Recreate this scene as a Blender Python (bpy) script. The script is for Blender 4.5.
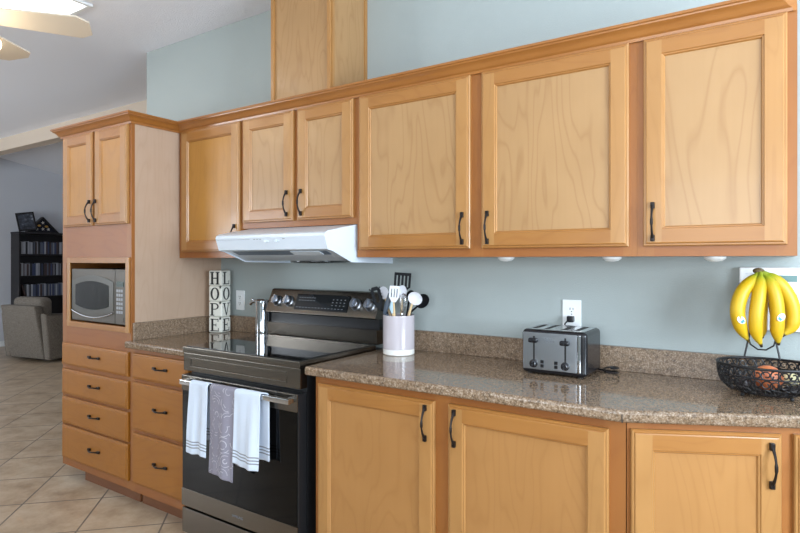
import bpy, bmesh, math, random
from mathutils import Vector, Matrix
random.seed(7)
for o in list(bpy.data.objects):
    bpy.data.objects.remove(o)
SC = bpy.context.scene
COL = SC.collection
PI = math.pi

# ---------------------------------------------------------------- camera, world, lights, exposure
cam = bpy.data.cameras.new('camera')
cam.sensor_width = 36.0
cam.lens = 25.41
cam.shift_y = -0.0079
cam.clip_start = 0.05
camo = bpy.data.objects.new('camera', cam)
COL.objects.link(camo)
camo.location = (1.0247, -2.381, 1.3547)
camo.rotation_euler = (PI / 2, 0, math.radians(33.393))
SC.camera = camo

vs = SC.view_settings
vs.view_transform = 'Standard'
vs.look = 'None'
vs.gamma = 1.0
vs.use_curve_mapping = False
vs.exposure = 0.0

w = bpy.data.worlds.new('daylight')
SC.world = w
w.use_nodes = True
w.node_tree.nodes['Background'].inputs[0].default_value = (0.72, 0.86, 1.0, 1)
w.node_tree.nodes['Background'].inputs[1].default_value = 1.6


def area(name, loc, rot, sx, sy, power, color):
    l = bpy.data.lights.new(name, 'AREA')
    l.shape = 'RECTANGLE'
    l.size, l.size_y = sx, sy
    l.energy = power
    l.color = color
    o = bpy.data.objects.new(name, l)
    COL.objects.link(o)
    o.location = loc
    o.rotation_euler = rot
    return o


# daylight lamps in unseen window openings, tilted up to brighten the ceiling
area('window_daylight_right', (2.96, -1.60, 1.65), (0, math.radians(108), 0), 1.3, 1.4, 160, (0.74, 0.87, 1.0))
area('window_fill_rear', (1.3, -4.48, 1.55), (math.radians(130), 0, 0), 3.0, 1.7, 105, (0.88, 0.94, 1.0))  # added fill, placed rightward so the wall darkens to the left
area('window_fill_living', (-6.0, -4.48, 1.55), (math.radians(128), 0, 0), 1.9, 1.6, 190, (0.85, 0.92, 1.0))  # fill from an unseen window, strengthened to brighten the living room


# ---------------------------------------------------------------- materials
def srgb(r, g, b):
    f = lambda c: (c / 255 / 12.92) if c / 255 <= 0.04045 else ((c / 255 + 0.055) / 1.055) ** 2.4
    return (f(r), f(g), f(b), 1)


def new_mat(name, col=(.5, .5, .5, 1), rough=.5, metal=0.0, spec=None, coat=0.0):
    m = bpy.data.materials.new(name)
    m.use_nodes = True
    p = m.node_tree.nodes['Principled BSDF']
    p.inputs['Base Color'].default_value = col
    p.inputs['Roughness'].default_value = rough
    p.inputs['Metallic'].default_value = metal
    if spec is not None:
        p.inputs['Specular IOR Level'].default_value = spec
    if coat:
        p.inputs['Coat Weight'].default_value = coat
        p.inputs['Coat Roughness'].default_value = 0.08
    return m


class G:
    """small node-graph helper"""
    def __init__(s, m):
        s.nt = m.node_tree
        s.p = s.nt.nodes['Principled BSDF']

    def n(s, t, **kw):
        x = s.nt.nodes.new(t)
        for k, v in kw.items():
            setattr(x, k, v)
        return x

    def l(s, a, b):
        s.nt.links.new(a, b)

    def coord(s, scale=(1, 1, 1), rot=(0, 0, 0), loc=(0, 0, 0)):
        t = s.n('ShaderNodeTexCoord')
        mp = s.n('ShaderNodeMapping')
        mp.inputs['Scale'].default_value = scale
        mp.inputs['Rotation'].default_value = rot
        mp.inputs['Location'].default_value = loc
        s.l(t.outputs['Object'], mp.inputs['Vector'])
        return mp.outputs['Vector']

    def noise(s, vec, scale, detail=2.0, rough=.5, w=None, dist=0.0):
        x = s.n('ShaderNodeTexNoise')
        if w is not None:
            x.noise_dimensions = '4D'
            s.l(w, x.inputs['W'])
        x.inputs['Scale'].default_value = scale
        x.inputs['Detail'].default_value = detail
        x.inputs['Roughness'].default_value = rough
        x.inputs['Distortion'].default_value = dist
        s.l(vec, x.inputs['Vector'])
        return x.outputs['Fac']

    def ramp(s, fac, stops, interp='LINEAR'):
        r = s.n('ShaderNodeValToRGB')
        r.color_ramp.interpolation = interp
        e = r.color_ramp.elements
        while len(e) < len(stops):
            e.new(0.5)
        for i, (pos, c) in enumerate(stops):
            e[i].position = pos
            e[i].color = c
        s.l(fac, r.inputs['Fac'])
        return r.outputs['Color']

    def math(s, op, a, b=None, c=None):
        x = s.n('ShaderNodeMath', operation=op)
        for i, v in enumerate((a, b, c)):
            if v is None:
                continue
            if isinstance(v, (int, float)):
                x.inputs[i].default_value = v
            else:
                s.l(v, x.inputs[i])
        return x.outputs[0]

    def mix(s, fac, a, b, mode='MIX'):
        x = s.n('ShaderNodeMix', data_type='RGBA', blend_type=mode)
        if isinstance(fac, (int, float)):
            x.inputs[0].default_value = fac
        else:
            s.l(fac, x.inputs[0])
        for i, v in ((6, a), (7, b)):
            if isinstance(v, tuple):
                x.inputs[i].default_value = v
            else:
                s.l(v, x.inputs[i])
        return x.outputs[2]

    def bump(s, h, strength=.2, dist=.01):
        b = s.n('ShaderNodeBump')
        b.inputs['Strength'].default_value = strength
        b.inputs['Distance'].default_value = dist
        s.l(h, b.inputs['Height'])
        s.l(b.outputs['Normal'], s.p.inputs['Normal'])

    def color(s, c):
        s.l(c, s.p.inputs['Base Color'])


def wood(name, base, horizontal=False, figure=.5, rough=.36, coat=.12):
    m = new_mat(name, base, rough, coat=coat)
    g = G(m)
    sc = (.3, 1.3, 1.3) if horizontal else (1.3, 1.3, .3)
    v = g.coord(sc)
    oi = g.n('ShaderNodeObjectInfo')
    wv = g.math('MULTIPLY', oi.outputs['Random'], 40.0)
    big = g.noise(v, 2.3, 3.0, .5, wv, .6)
    rings = g.math('PINGPONG', g.math('MULTIPLY', big, 20.0), .5)
    lines = g.ramp(rings, [(0.0, (1, 1, 1, 1)), (.07, (.55, .55, .55, 1)), (.17, (.08, .08, .08, 1)), (.5, (0, 0, 0, 1))])
    sc2 = (2.0, 60, 60) if horizontal else (60, 60, 2.0)
    fine = g.noise(g.coord(sc2), 1.0, 3, .6, wv)
    blotch = g.noise(g.coord((1, 1, 1)), 5.0, 2, .5, wv)
    dark = (base[0] * .70, base[1] * .58, base[2] * .46, 1)
    lite = (min(1, base[0] * 1.1), min(1, base[1] * 1.12), min(1, base[2] * 1.15), 1)
    c = g.mix(g.ramp(blotch, [(.3, (0, 0, 0, 1)), (.7, (1, 1, 1, 1))]), base, lite)
    sep = g.n('ShaderNodeSeparateColor')
    g.l(lines, sep.inputs[0])
    c = g.mix(g.math('MULTIPLY', sep.outputs[0], figure), c, dark)
    c = g.mix(g.math('MULTIPLY', fine, .32), c, (base[0] * .82, base[1] * .75, base[2] * .66, 1))
    g.color(c)
    return m


M = {}
M['panel'] = wood('maple_panel', srgb(166, 129, 86), False, .42)
M['panel_gold'] = wood('maple_golden_panel', srgb(172, 121, 50), False, .25)
M['panel_shaded'] = wood('maple_shaded_panel', srgb(164, 117, 66), False, .25)  # panel maple darkened in colour for the weaker light on the lower doors
M['stile'] = wood('maple_stile', srgb(166, 120, 68), False, .22)
M['rail'] = wood('maple_rail', srgb(156, 105, 50), True, .25)
M['frame'] = wood('maple_face_frame', srgb(148, 92, 40), False, .25, .42, .06)
M['frame_h'] = wood('maple_face_rail', srgb(144, 86, 34), True, .25, .42, .06)
M['drawer'] = wood('maple_drawer', srgb(152, 95, 24), True, .25, .45, .04)
M['crown'] = wood('maple_crown', srgb(150, 96, 44), True, .25, .3)
M['side'] = wood('pale_laminate_side', srgb(180, 154, 132), False, .14, .4, .1)
M['toe'] = wood('toe_kick_wood', srgb(120, 74, 42), True, .2, .5, 0)

m = new_mat('granite_laminate', rough=.07)
g = G(m)
v = g.coord()
n1 = g.noise(v, 190, 3, .65)
n2 = g.noise(v, 75, 4, .7)
c1 = g.ramp(n1, [(.32, srgb(48, 38, 32)), (.43, srgb(106, 86, 68)), (.53, srgb(136, 114, 92)), (.62, srgb(176, 160, 142)), (.75, srgb(200, 188, 174))])
c2 = g.ramp(n2, [(.38, srgb(72, 58, 46)), (.52, srgb(132, 107, 82)), (.66, srgb(162, 144, 126))])
g.color(g.mix(.5, c1, c2))
M['granite'] = m
m = m.copy()
m.name = 'granite_laminate_splash'
m.node_tree.nodes['Principled BSDF'].inputs['Roughness'].default_value = .32
M['granite_splash'] = m

m = new_mat('wall_paint', srgb(160, 168, 166), .75)
g = G(m)
g.bump(g.noise(g.coord(), 190, 3, .6), .25, .004)
M['wall'] = m
m = new_mat('living_wall_paint', srgb(204, 207, 214), .8)
M['wall2'] = m
m = new_mat('header_paint', srgb(196, 180, 162), .7)
M['header'] = m
m = new_mat('textured_ceiling', srgb(236, 237, 242), .9)
g = G(m)
g.bump(g.noise(g.coord(), 120, 4, .7), .5, .008)
M['ceiling'] = m

m = new_mat('ceramic_floor_tile', rough=.34)
g = G(m)
v = g.coord((1, 1, 1), (0, 0, math.radians(-45)))
sepx = g.n('ShaderNodeSeparateXYZ')
g.l(v, sepx.inputs[0])
P_ = .406
# tile axes at 45 degrees to the walls
ax = g.math('MODULO', g.math('ADD', sepx.outputs[0], 40 * P_ + 1.975), P_)
ay = g.math('MODULO', g.math('ADD', sepx.outputs[1], 40 * P_ - .680), P_)
ex = g.math('LESS_THAN', g.math('MINIMUM', ax, g.math('SUBTRACT', P_, ax)), .0045)
ey = g.math('LESS_THAN', g.math('MINIMUM', ay, g.math('SUBTRACT', P_, ay)), .0045)
gr = g.math('MAXIMUM', ex, ey)
mot = g.noise(g.coord(), 4.5, 5, .65)
tile = g.ramp(mot, [(.3, srgb(150, 126, 100)), (.5, srgb(178, 156, 130)), (.7, srgb(196, 178, 154))])
g.color(g.mix(gr, tile, srgb(108, 98, 88)))
g.bump(g.math('SUBTRACT', 1.0, gr), .4, .004)
M['floor'] = m

M['white'] = new_mat('white_enamel', srgb(212, 221, 231), .28)
M['white_plastic'] = new_mat('white_plastic', srgb(232, 234, 234), .4)
M['grey_line'] = new_mat('grey_print', srgb(120, 124, 130), .5)
M['hood_filter'] = new_mat('hood_filter_mesh', srgb(120, 134, 150), .45, .5)
M['lens'] = new_mat('frosted_light_lens', srgb(205, 214, 222), .3)
M['bronze'] = new_mat('dark_bronze', srgb(38, 32, 30), .38, .6)
m = new_mat('dark_stainless', srgb(114, 108, 100), .27, 1.0)
g = G(m)
g.bump(g.noise(g.coord((3, 3, 240)), 1, 2, .5), .03, .002)
M['steel'] = m
M['steel_lite'] = new_mat('bright_stainless', srgb(196, 198, 200), .2, 1.0)
m = new_mat('brushed_steel', srgb(172, 177, 184), .28, 1.0)
g = G(m)
g.bump(g.noise(g.coord((300, 4, 4)), 1, 2, .5), .03, .002)
M['brushed'] = m
M['black_glass'] = new_mat('black_glass', (.004, .004, .005, 1), .04, 0, .6)
M['oven_glass'] = new_mat('oven_door_glass', (.002, .002, .002, 1), .06, 0, .2)
M['black'] = new_mat('black_plastic', (.010, .010, .012, 1), .22)
M['black_metal'] = new_mat('black_enamel_metal', (.012, .012, .013, 1), .3)
M['wire'] = new_mat('black_wire', (.018, .017, .018, 1), .4, .4)
M['display'] = new_mat('display_glass', (.006, .008, .010, 1), .1)
M['print'] = new_mat('pale_print', srgb(150, 152, 156), .5)
M['knob'] = new_mat('knob_metal', srgb(170, 176, 186), .3, 1.0)
M['chrome'] = new_mat('chrome', srgb(205, 208, 212), .1, 1.0)
M['mw_silver'] = new_mat('microwave_silver', srgb(84, 78, 70), .45, .4)
M['mw_dark'] = new_mat('microwave_smoked_glass', srgb(46, 46, 44), .14)
M['mw_frame'] = new_mat('microwave_window_surround', srgb(84, 82, 76), .3, .3)
M['lcd'] = new_mat('lcd_green_grey', srgb(84, 124, 122), .25)
M['lcd_dark'] = new_mat('lcd_dark', srgb(40, 60, 46), .25)
M['block'] = new_mat('distressed_cream_paint', srgb(226, 224, 212), .6)
g = G(M['block'])
nn = g.noise(g.coord(), 60, 4, .7)
g.color(g.ramp(nn, [(.30, srgb(150, 140, 120)), (.38, srgb(222, 220, 208)), (.7, srgb(232, 231, 222))]))
M['letter'] = new_mat('black_letter_paint', srgb(34, 34, 34), .6)
M['crock'] = new_mat('lilac_grey_glaze', srgb(190, 182, 186), .16)
M['crock_base'] = new_mat('white_glaze_band', srgb(232, 230, 224), .3)
M['nylon'] = new_mat('black_nylon', srgb(15, 17, 21), .6, 0, .2)
M['nylon_grey'] = new_mat('slate_nylon', srgb(62, 72, 84), .4)
M['silicone'] = new_mat('pale_silicone', srgb(214, 214, 220), .45)
M['silicone_blue'] = new_mat('ice_blue_silicone', srgb(186, 212, 226), .4)
M['beech'] = wood('beech_handle', srgb(212, 184, 140), False, .1, .5, 0)
m = new_mat('banana_peel', rough=.45)
g = G(m)
tc = g.n('ShaderNodeTexCoord')
at = g.n('ShaderNodeAttribute', attribute_name='along')
along = at.outputs['Fac']
base = g.ramp(along, [(0.0, srgb(104, 92, 40)), (.035, srgb(140, 150, 50)), (.16, srgb(150, 164, 40)), (.32, srgb(196, 160, 18)), (.80, srgb(202, 160, 18)), (.94, srgb(206, 176, 44)), (.965, srgb(60, 46, 28)), (1, srgb(40, 30, 22))])
sp = g.noise(g.coord(), 28, 4, .7)
g.color(g.mix(g.ramp(sp, [(.62, (0, 0, 0, 1)), (.72, (.55, .55, .55, 1))]), base, srgb(196, 160, 40)))
M['banana'] = m
M['banana_crown'] = new_mat('banana_crown_skin', srgb(96, 80, 48), .7)
M['sticker_w'] = new_mat('sticker_white', srgb(236, 238, 236), .4)
M['sticker_b'] = new_mat('sticker_teal', srgb(40, 120, 130), .4)
m = new_mat('onion_skin', rough=.4)
g = G(m)
g.color(g.ramp(g.noise(g.coord((1, 1, .3)), 30, 3, .6), [(.3, srgb(168, 84, 48)), (.6, srgb(206, 120, 76))]))
M['onion'] = m
M['pale_fruit'] = new_mat('pale_yellow_skin', srgb(216, 206, 160), .5)
M['dark_fruit'] = new_mat('dark_purple_skin', srgb(46, 36, 38), .4)


def towel_mat(name, base, stripes):
    m = new_mat(name, base, .95)
    m.node_tree.nodes['Principled BSDF'].inputs['Sheen Weight'].default_value = .25
    g = G(m)
    a = g.n('ShaderNodeAttribute', attribute_name='drop')
    d = a.outputs['Fac']
    tot = None
    for s0, hw in stripes:
        x = g.math('LESS_THAN', g.math('ABSOLUTE', g.math('SUBTRACT', d, s0)), hw)
        tot = x if tot is None else g.math('MAXIMUM', tot, x)
    g.color(g.mix(g.math('MULTIPLY', tot, .8), base, srgb(96, 92, 96)))
    g.bump(g.noise(g.coord(), 320, 2, .5), .5, .003)
    return m


M['towel_white'] = towel_mat('white_terry', srgb(208, 218, 232), [(.030, .0026), (.043, .0026), (.056, .0026)])
m = new_mat('grey_scroll_print_cloth', rough=.95)
g = G(m)
v = g.coord((1, .15, 1))
vo = g.n('ShaderNodeTexVoronoi', feature='F1')
vo.inputs['Scale'].default_value = 17
vo.inputs['Randomness'].default_value = .55
g.l(v, vo.inputs['Vector'])
ring = g.math('LESS_THAN', g.math('ABSOLUTE', g.math('SUBTRACT', g.math('MODULO', vo.outputs['Distance'], .2), .1)), .013)
gap = g.math('GREATER_THAN', g.noise(g.coord(), 26, 1, .5), .52)
g.color(g.mix(g.math('MULTIPLY', g.math('MULTIPLY', ring, gap), .75), srgb(138, 134, 146), srgb(218, 216, 222)))
g.bump(g.noise(g.coord(), 320, 2, .5), .4, .003)
M['towel_grey'] = m
m = new_mat('grey_tweed_upholstery', rough=.95)
g = G(m)
nn = g.noise(g.coord(), 110, 3, .7)
g.color(g.ramp(nn, [(.35, srgb(84, 78, 70)), (.65, srgb(136, 127, 116))]))
M['tweed'] = m
M['espresso'] = new_mat('espresso_wood', srgb(22, 18, 20), .4)
M['photo'] = new_mat('dark_photo_print', srgb(58, 62, 72), .3)
g = G(M['photo'])
g.color(g.ramp(g.noise(g.coord(), 16, 3, .6), [(.38, srgb(36, 38, 46)), (.6, srgb(74, 80, 92)), (.72, srgb(150, 156, 166))]))
M['flag_blue'] = new_mat('navy_flag_cloth', srgb(26, 28, 44), .9)
M['star'] = new_mat('white_star_cloth', srgb(225, 222, 214), .8)
M['gold'] = new_mat('gold_badge', srgb(214, 170, 90), .3, .8)
M['fan_blade'] = new_mat('whitewashed_fan_blade', srgb(220, 208, 190), .45)
M['fan_white'] = new_mat('fan_white_metal', srgb(235, 235, 232), .35)
M['rubber'] = new_mat('dark_rubber', (.012, .012, .012, 1), .7)


def emit(name, col, st):
    m = new_mat(name, col, .4)
    p = m.node_tree.nodes['Principled BSDF']
    p.inputs['Emission Color'].default_value = col
    p.inputs['Emission Strength'].default_value = st
    return m


M['fan_glass'] = emit('lit_fan_glass', (1, .86, .64, 1), 9.0)
M['skylight'] = emit('daylit_skylight_diffuser', (.95, .98, 1, 1), 3.0)
M['pane'] = new_mat('window_glass', (1, 1, 1, 1), .0)
M['pane'].node_tree.nodes['Principled BSDF'].inputs['Transmission Weight'].default_value = 1
M['pane'].node_tree.nodes['Principled BSDF'].inputs['IOR'].default_value = 1.02

case_cols = [('dark blue', srgb(44, 54, 84)), ('black', srgb(22, 22, 26)), ('grey', srgb(120, 122, 130)),
             ('pale grey', srgb(140, 143, 150)), ('slate', srgb(74, 80, 96)), ('dark brown', srgb(58, 42, 40))]
for n_, c_ in case_cols:
    M['case_' + n_] = new_mat('case_spine_' + n_.replace(' ', '_'), c_, .4)


# ---------------------------------------------------------------- geometry helpers
class B:
    def __init__(s, M_=None):
        s.bm = bmesh.new()
        s.M = M_ or Matrix.Identity(4)
        s.lay = None

    def _v(s, p):
        return s.bm.verts.new(s.M @ Vector(p))

    def face(s, pts, mat=0):
        f = s.bm.faces.new([s._v(p) for p in pts])
        f.material_index = mat
        return f

    def box(s, x0, x1, y0, y1, z0, z1, bev=0.0, mat=0, seg=2):
        vs_ = [s._v((x, y, z)) for x in (x0, x1) for y in (y0, y1) for z in (z0, z1)]
        idx = [(0, 1, 3, 2), (4, 6, 7, 5), (0, 4, 5, 1), (2, 3, 7, 6), (0, 2, 6, 4), (1, 5, 7, 3)]
        fs = [s.bm.faces.new([vs_[i] for i in q]) for q in idx]
        for f in fs:
            f.material_index = mat
        if bev > 0:
            es = list({e for f in fs for e in f.edges})
            bmesh.ops.bevel(s.bm, geom=es, offset=bev, segments=seg, affect='EDGES', profile=.5)
        return s

    def prism(s, poly, axis, a0, a1, mat=0, bev=0.0):
        """poly: list of 2D points; axis 'x' -> (y,z), 'y' -> (x,z), 'z' -> (x,y)"""
        def p3(q, a):
            return {'x': (a, q[0], q[1]), 'y': (q[0], a, q[1]), 'z': (q[0], q[1], a)}[axis]
        v0 = [s._v(p3(q, a0)) for q in poly]
        v1 = [s._v(p3(q, a1)) for q in poly]
        n = len(poly)
        fs = [s.bm.faces.new(v0), s.bm.faces.new(list(reversed(v1)))]
        for i in range(n):
            fs.append(s.bm.faces.new([v0[i], v1[i], v1[(i + 1) % n], v0[(i + 1) % n]]))
        for f in fs:
            f.material_index = mat
        if bev > 0:
            es = list({e for f in fs for e in f.edges})
            bmesh.ops.bevel(s.bm, geom=es, offset=bev, segments=2, affect='EDGES', profile=.5)
        return s

    def lathe(s, prof, c=(0, 0, 0), seg=24, mat=0, axis='z', cap=True):
        """prof: list of (radius, height)"""
        rings = []
        for r, h in prof:
            ring = []
            for i in range(seg):
                a = 2 * PI * i / seg
                q = (r * math.cos(a), r * math.sin(a), h)
                if axis == 'y':
                    q = (q[0], -q[2], q[1])
                elif axis == 'x':
                    q = (q[2], q[0], q[1])
                ring.append(s._v((c[0] + q[0], c[1] + q[1], c[2] + q[2])))
            rings.append(ring)
        fs = []
        for a, b in zip(rings, rings[1:]):
            for i in range(seg):
                fs.append(s.bm.faces.new([a[i], a[(i + 1) % seg], b[(i + 1) % seg], b[i]]))
        if cap:
            fs.append(s.bm.faces.new(list(reversed(rings[0]))))
            fs.append(s.bm.faces.new(rings[-1]))
        for f in fs:
            f.material_index = mat
        return s

    def tube(s, pts, r, seg=8, closed=False, mat=0, flat=1.0, attr=None):
        if attr and s.bm.verts.layers.float.get(attr) is None:
            s.bm.verts.layers.float.new(attr)
        pts = [Vector(p) for p in pts]
        n = len(pts)
        rad = r if isinstance(r, (list, tuple)) else [r] * n
        rings = []
        up = None
        for i in range(n):
            if closed:
                t = pts[(i + 1) % n] - pts[i - 1]
            else:
                t = pts[min(i + 1, n - 1)] - pts[max(i - 1, 0)]
            t.normalize()
            if up is None:
                up = Vector((0, 0, 1)) if abs(t.z) < .9 else Vector((1, 0, 0))
            a = t.cross(up)
            a.normalize()
            b = a.cross(t)
            up = b
            ring = []
            for k in range(seg):
                th = 2 * PI * k / seg
                ring.append(s._v(pts[i] + (a * math.cos(th) + b * math.sin(th) * flat) * rad[i]))
            rings.append(ring)
        fs = []
        for i in range(n if closed else n - 1):
            A, C_ = rings[i], rings[(i + 1) % n]
            for k in range(seg):
                fs.append(s.bm.faces.new([A[k], A[(k + 1) % seg], C_[(k + 1) % seg], C_[k]]))
        if not closed:
            fs.append(s.bm.faces.new(list(reversed(rings[0]))))
            fs.append(s.bm.faces.new(rings[-1]))
        for f in fs:
            f.material_index = mat
        if attr:
            la = s.bm.verts.layers.float.get(attr)
            for i in range(n):
                for vtx in rings[i]:
                    vtx[la] = i / (n - 1)
        return s

    def ball(s, c, r, seg=20, rings=12, mat=0, sq=(1, 1, 1)):
        pr = []
        for i in range(1, rings):
            a = -PI / 2 + PI * i / rings
            pr.append((math.cos(a), math.sin(a)))
        rs = []
        for cr, cz_ in pr:
            rs.append([s._v((c[0] + r * sq[0] * cr * math.cos(2 * PI * k / seg), c[1] + r * sq[1] * cr * math.sin(2 * PI * k / seg), c[2] + r * sq[2] * cz_)) for k in range(seg)])
        bot = s._v((c[0], c[1], c[2] - r * sq[2]))
        top = s._v((c[0], c[1], c[2] + r * sq[2]))
        fs = []
        for a, b in zip(rs, rs[1:]):
            for k in range(seg):
                fs.append(s.bm.faces.new([a[k], a[(k + 1) % seg], b[(k + 1) % seg], b[k]]))
        for k in range(seg):
            fs.append(s.bm.faces.new([bot, rs[0][(k + 1) % seg], rs[0][k]]))
            fs.append(s.bm.faces.new([top, rs[-1][k], rs[-1][(k + 1) % seg]]))
        for f in fs:
            f.material_index = mat
        return s


WM = {}


def obj(name, b, mats, parent=None, angle=35, label=None, solidify=0.0):
    """links the builder's shapes as one mesh object (built in world coordinates, stored local to its thing)"""
    me = bpy.data.meshes.new(name)
    bm = b.bm
    if name in ('door', 'drawer'):
        bmesh.ops.remove_doubles(bm, verts=bm.verts[:], dist=1e-5)
    bmesh.ops.recalc_face_normals(bm, faces=bm.faces[:])
    if parent is not None:
        bm.transform(WM[parent.name].inverted())
    bm.to_mesh(me)
    bm.free()
    me.shade_smooth()
    me.set_sharp_from_angle(angle=math.radians(angle))
    for mm in (mats if isinstance(mats, (list, tuple)) else [mats]):
        me.materials.append(M[mm] if isinstance(mm, str) else mm)
    o = bpy.data.objects.new(name, me)
    COL.objects.link(o)
    if parent is not None:
        o.parent = parent
        WM[o.name] = WM[parent.name]
    else:
        WM[o.name] = Matrix.Identity(4)
    if label:
        o['label'] = label
    if angle <= 35 and not solidify:
        wn = o.modifiers.new('face_weighted_normals', 'WEIGHTED_NORMAL')
        wn.keep_sharp = True
    if solidify:
        sm = o.modifiers.new('thickness', 'SOLIDIFY')
        sm.thickness = solidify
        sm.offset = 0
    return o


def thing(name, label, cat, loc=(0, 0, 0), rotz=0.0, group=None):
    o = bpy.data.objects.new(name, None)
    o.empty_display_size = .05
    COL.objects.link(o)
    o.location = loc
    o.rotation_euler = (0, 0, rotz)
    o['label'] = label
    o['category'] = cat
    if group:
        o['group'] = group
    WM[o.name] = Matrix.Translation(loc) @ Matrix.Rotation(rotz, 4, 'Z')
    return o


def tag(o, label, cat, group=None):
    o['label'] = label
    o['category'] = cat
    if group:
        o['group'] = group
    return o


def struct(name, b, mats, angle=35):
    o = obj(name, b, mats, None, angle)
    o['kind'] = 'structure'
    return o


def box_obj(name, parent, mats, *a, bev=0.0):
    return obj(name, B(WM[parent.name] if False else None).box(*a, bev=bev), mats, parent)


# ---------------------------------------------------------------- the setting
struct('floor', B().box(-9.15, 3.1, -4.6, 4.5, -.06, 0), 'floor')
# main ceiling over kitchen, level; runs past the kitchen wall's end to the header
b = B()
b.box(-9.15, 3.1, -4.6, .70, 2.843, 2.90)
struct('ceiling', b, 'ceiling')
# living-room ceiling slopes down away from the header
b = B()
b.prism([(.71, 3.10), (4.5, 2.44), (4.5, 2.50), (.71, 3.16)], 'x', -9.15, 0.0)
struct('ceiling_sloped', b, 'ceiling')
b = B()
b.box(-9.05, -2.72, .70, .83, 2.69, 3.12)
struct('trim_1', b, 'header')
struct('wall_back', B().box(-2.72, 3.1, 0, .13, 0, 2.842), 'wall')
struct('wall_left', B().box(-9.15, -9.05, -4.6, 4.5, 0, 3.2), 'wall2')
struct('wall_living', B().box(-9.05, 0, 4.4, 4.5, 0, 2.46), 'wall2')
struct('wall_living_end', B().box(-.1, 0, .131, 4.4, 0, 3.1), 'wall2')
# right wall with a window opening
b = B()
y0, y1, z0, z1 = -2.35, -.85, .95, 2.35
b.box(3.0, 3.1, -4.6, y0, 0, 2.842)
b.box(3.0, 3.1, y1, 0, 0, 2.842)
b.box(3.0, 3.1, y0, y1, 0, z0)
b.box(3.0, 3.1, y0, y1, z1, 2.842)
struct('wall_right', b, 'wall')
b = B()
# rear wall with two window openings
b.box(-9.05, -6.95, -4.6, -4.5, 0, 2.842)
b.box(-6.95, -5.05, -4.6, -4.5, 0, .75)
b.box(-6.95, -5.05, -4.6, -4.5, 2.35, 2.842)
b.box(-5.05, -.2, -4.6, -4.5, 0, 2.842)
b.box(-.2, 2.8, -4.6, -4.5, 0, .70)
b.box(-.2, 2.8, -4.6, -4.5, 2.40, 2.842)
b.box(2.8, 3.0, -4.6, -4.5, 0, 2.842)
struct('wall_rear', b, 'wall')


def window(name, axis, a0, a1, z0, z1, p):
    b = B()
    t = .05
    for q in ((a0, a1, z0, z0 + t), (a0, a1, z1 - t, z1), (a0, a0 + t, z0 + t, z1 - t), (a1 - t, a1, z0 + t, z1 - t), ((a0 + a1) / 2 - .02, (a0 + a1) / 2 + .02, z0 + t, z1 - t)):
        if axis == 'x':
            b.box(q[0], q[1], p - .02, p + .02, q[2], q[3])
        else:
            b.box(p - .02, p + .02, q[0], q[1], q[2], q[3])
    struct(name, b, 'white_plastic')


window('window_1', 'y', -2.35, -.85, .95, 2.35, 3.05)
window('window_2', 'x', -.2, 2.8, .70, 2.40, -4.55)
window('window_3', 'x', -6.95, -5.05, .75, 2.35, -4.55)
struct('baseboard_left', B().box(-9.05, -9.035, -4.5, 4.4, 0, .09, bev=.004), 'white_plastic')


# ---------------------------------------------------------------- cabinet pieces
def pull(name, parent, x, y, z, vertical=True, L=.118, M_=None, label=None):
    """bowed, twisted-centre cabinet pull with flared feet; y is the face it is screwed to"""
    b = B(M_)
    pts, rad = [], []
    n = 16
    for i in range(n + 1):
        t = -1 + 2 * i / n
        yy = y - .007 - .021 * (1 - abs(t) ** 2.2)
        s_ = t * L / 2 * .92
        pts.append((x, yy, z + s_) if vertical else (x + s_, yy, z))
        rad.append(.0034 + .0022 * abs(t) ** 3 + (.0016 if abs(t) < .14 else 0))
    b.tube(pts, rad, 8)
    for sgn in (-1, 1):
        c_ = sgn * L / 2 * .93
        if vertical:
            b.box(x - .0065, x + .0065, y - .012, y - .0002, z + c_ - .011, z + c_ + .011, bev=.002)
        else:
            b.box(x + c_ - .011, x + c_ + .011, y - .012, y - .0002, z - .0065, z + .0065, bev=.002)
    return obj(name, b, 'bronze', parent, label=label)


def ring_loops(b, loops, mats=None):
    """loops: list of lists of 4 points -> quads between successive loops"""
    vl = [[b._v(p) for p in lp] for lp in loops]
    for i, (a, c_) in enumerate(zip(vl, vl[1:])):
        for k in range(4):
            f = b.bm.faces.new([a[k], a[(k + 1) % 4], c_[(k + 1) % 4], c_[k]])
            # k: 0 bottom, 1 right, 2 top, 3 left
            f.material_index = (1 if k in (0, 2) else 0)
    return vl


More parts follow.
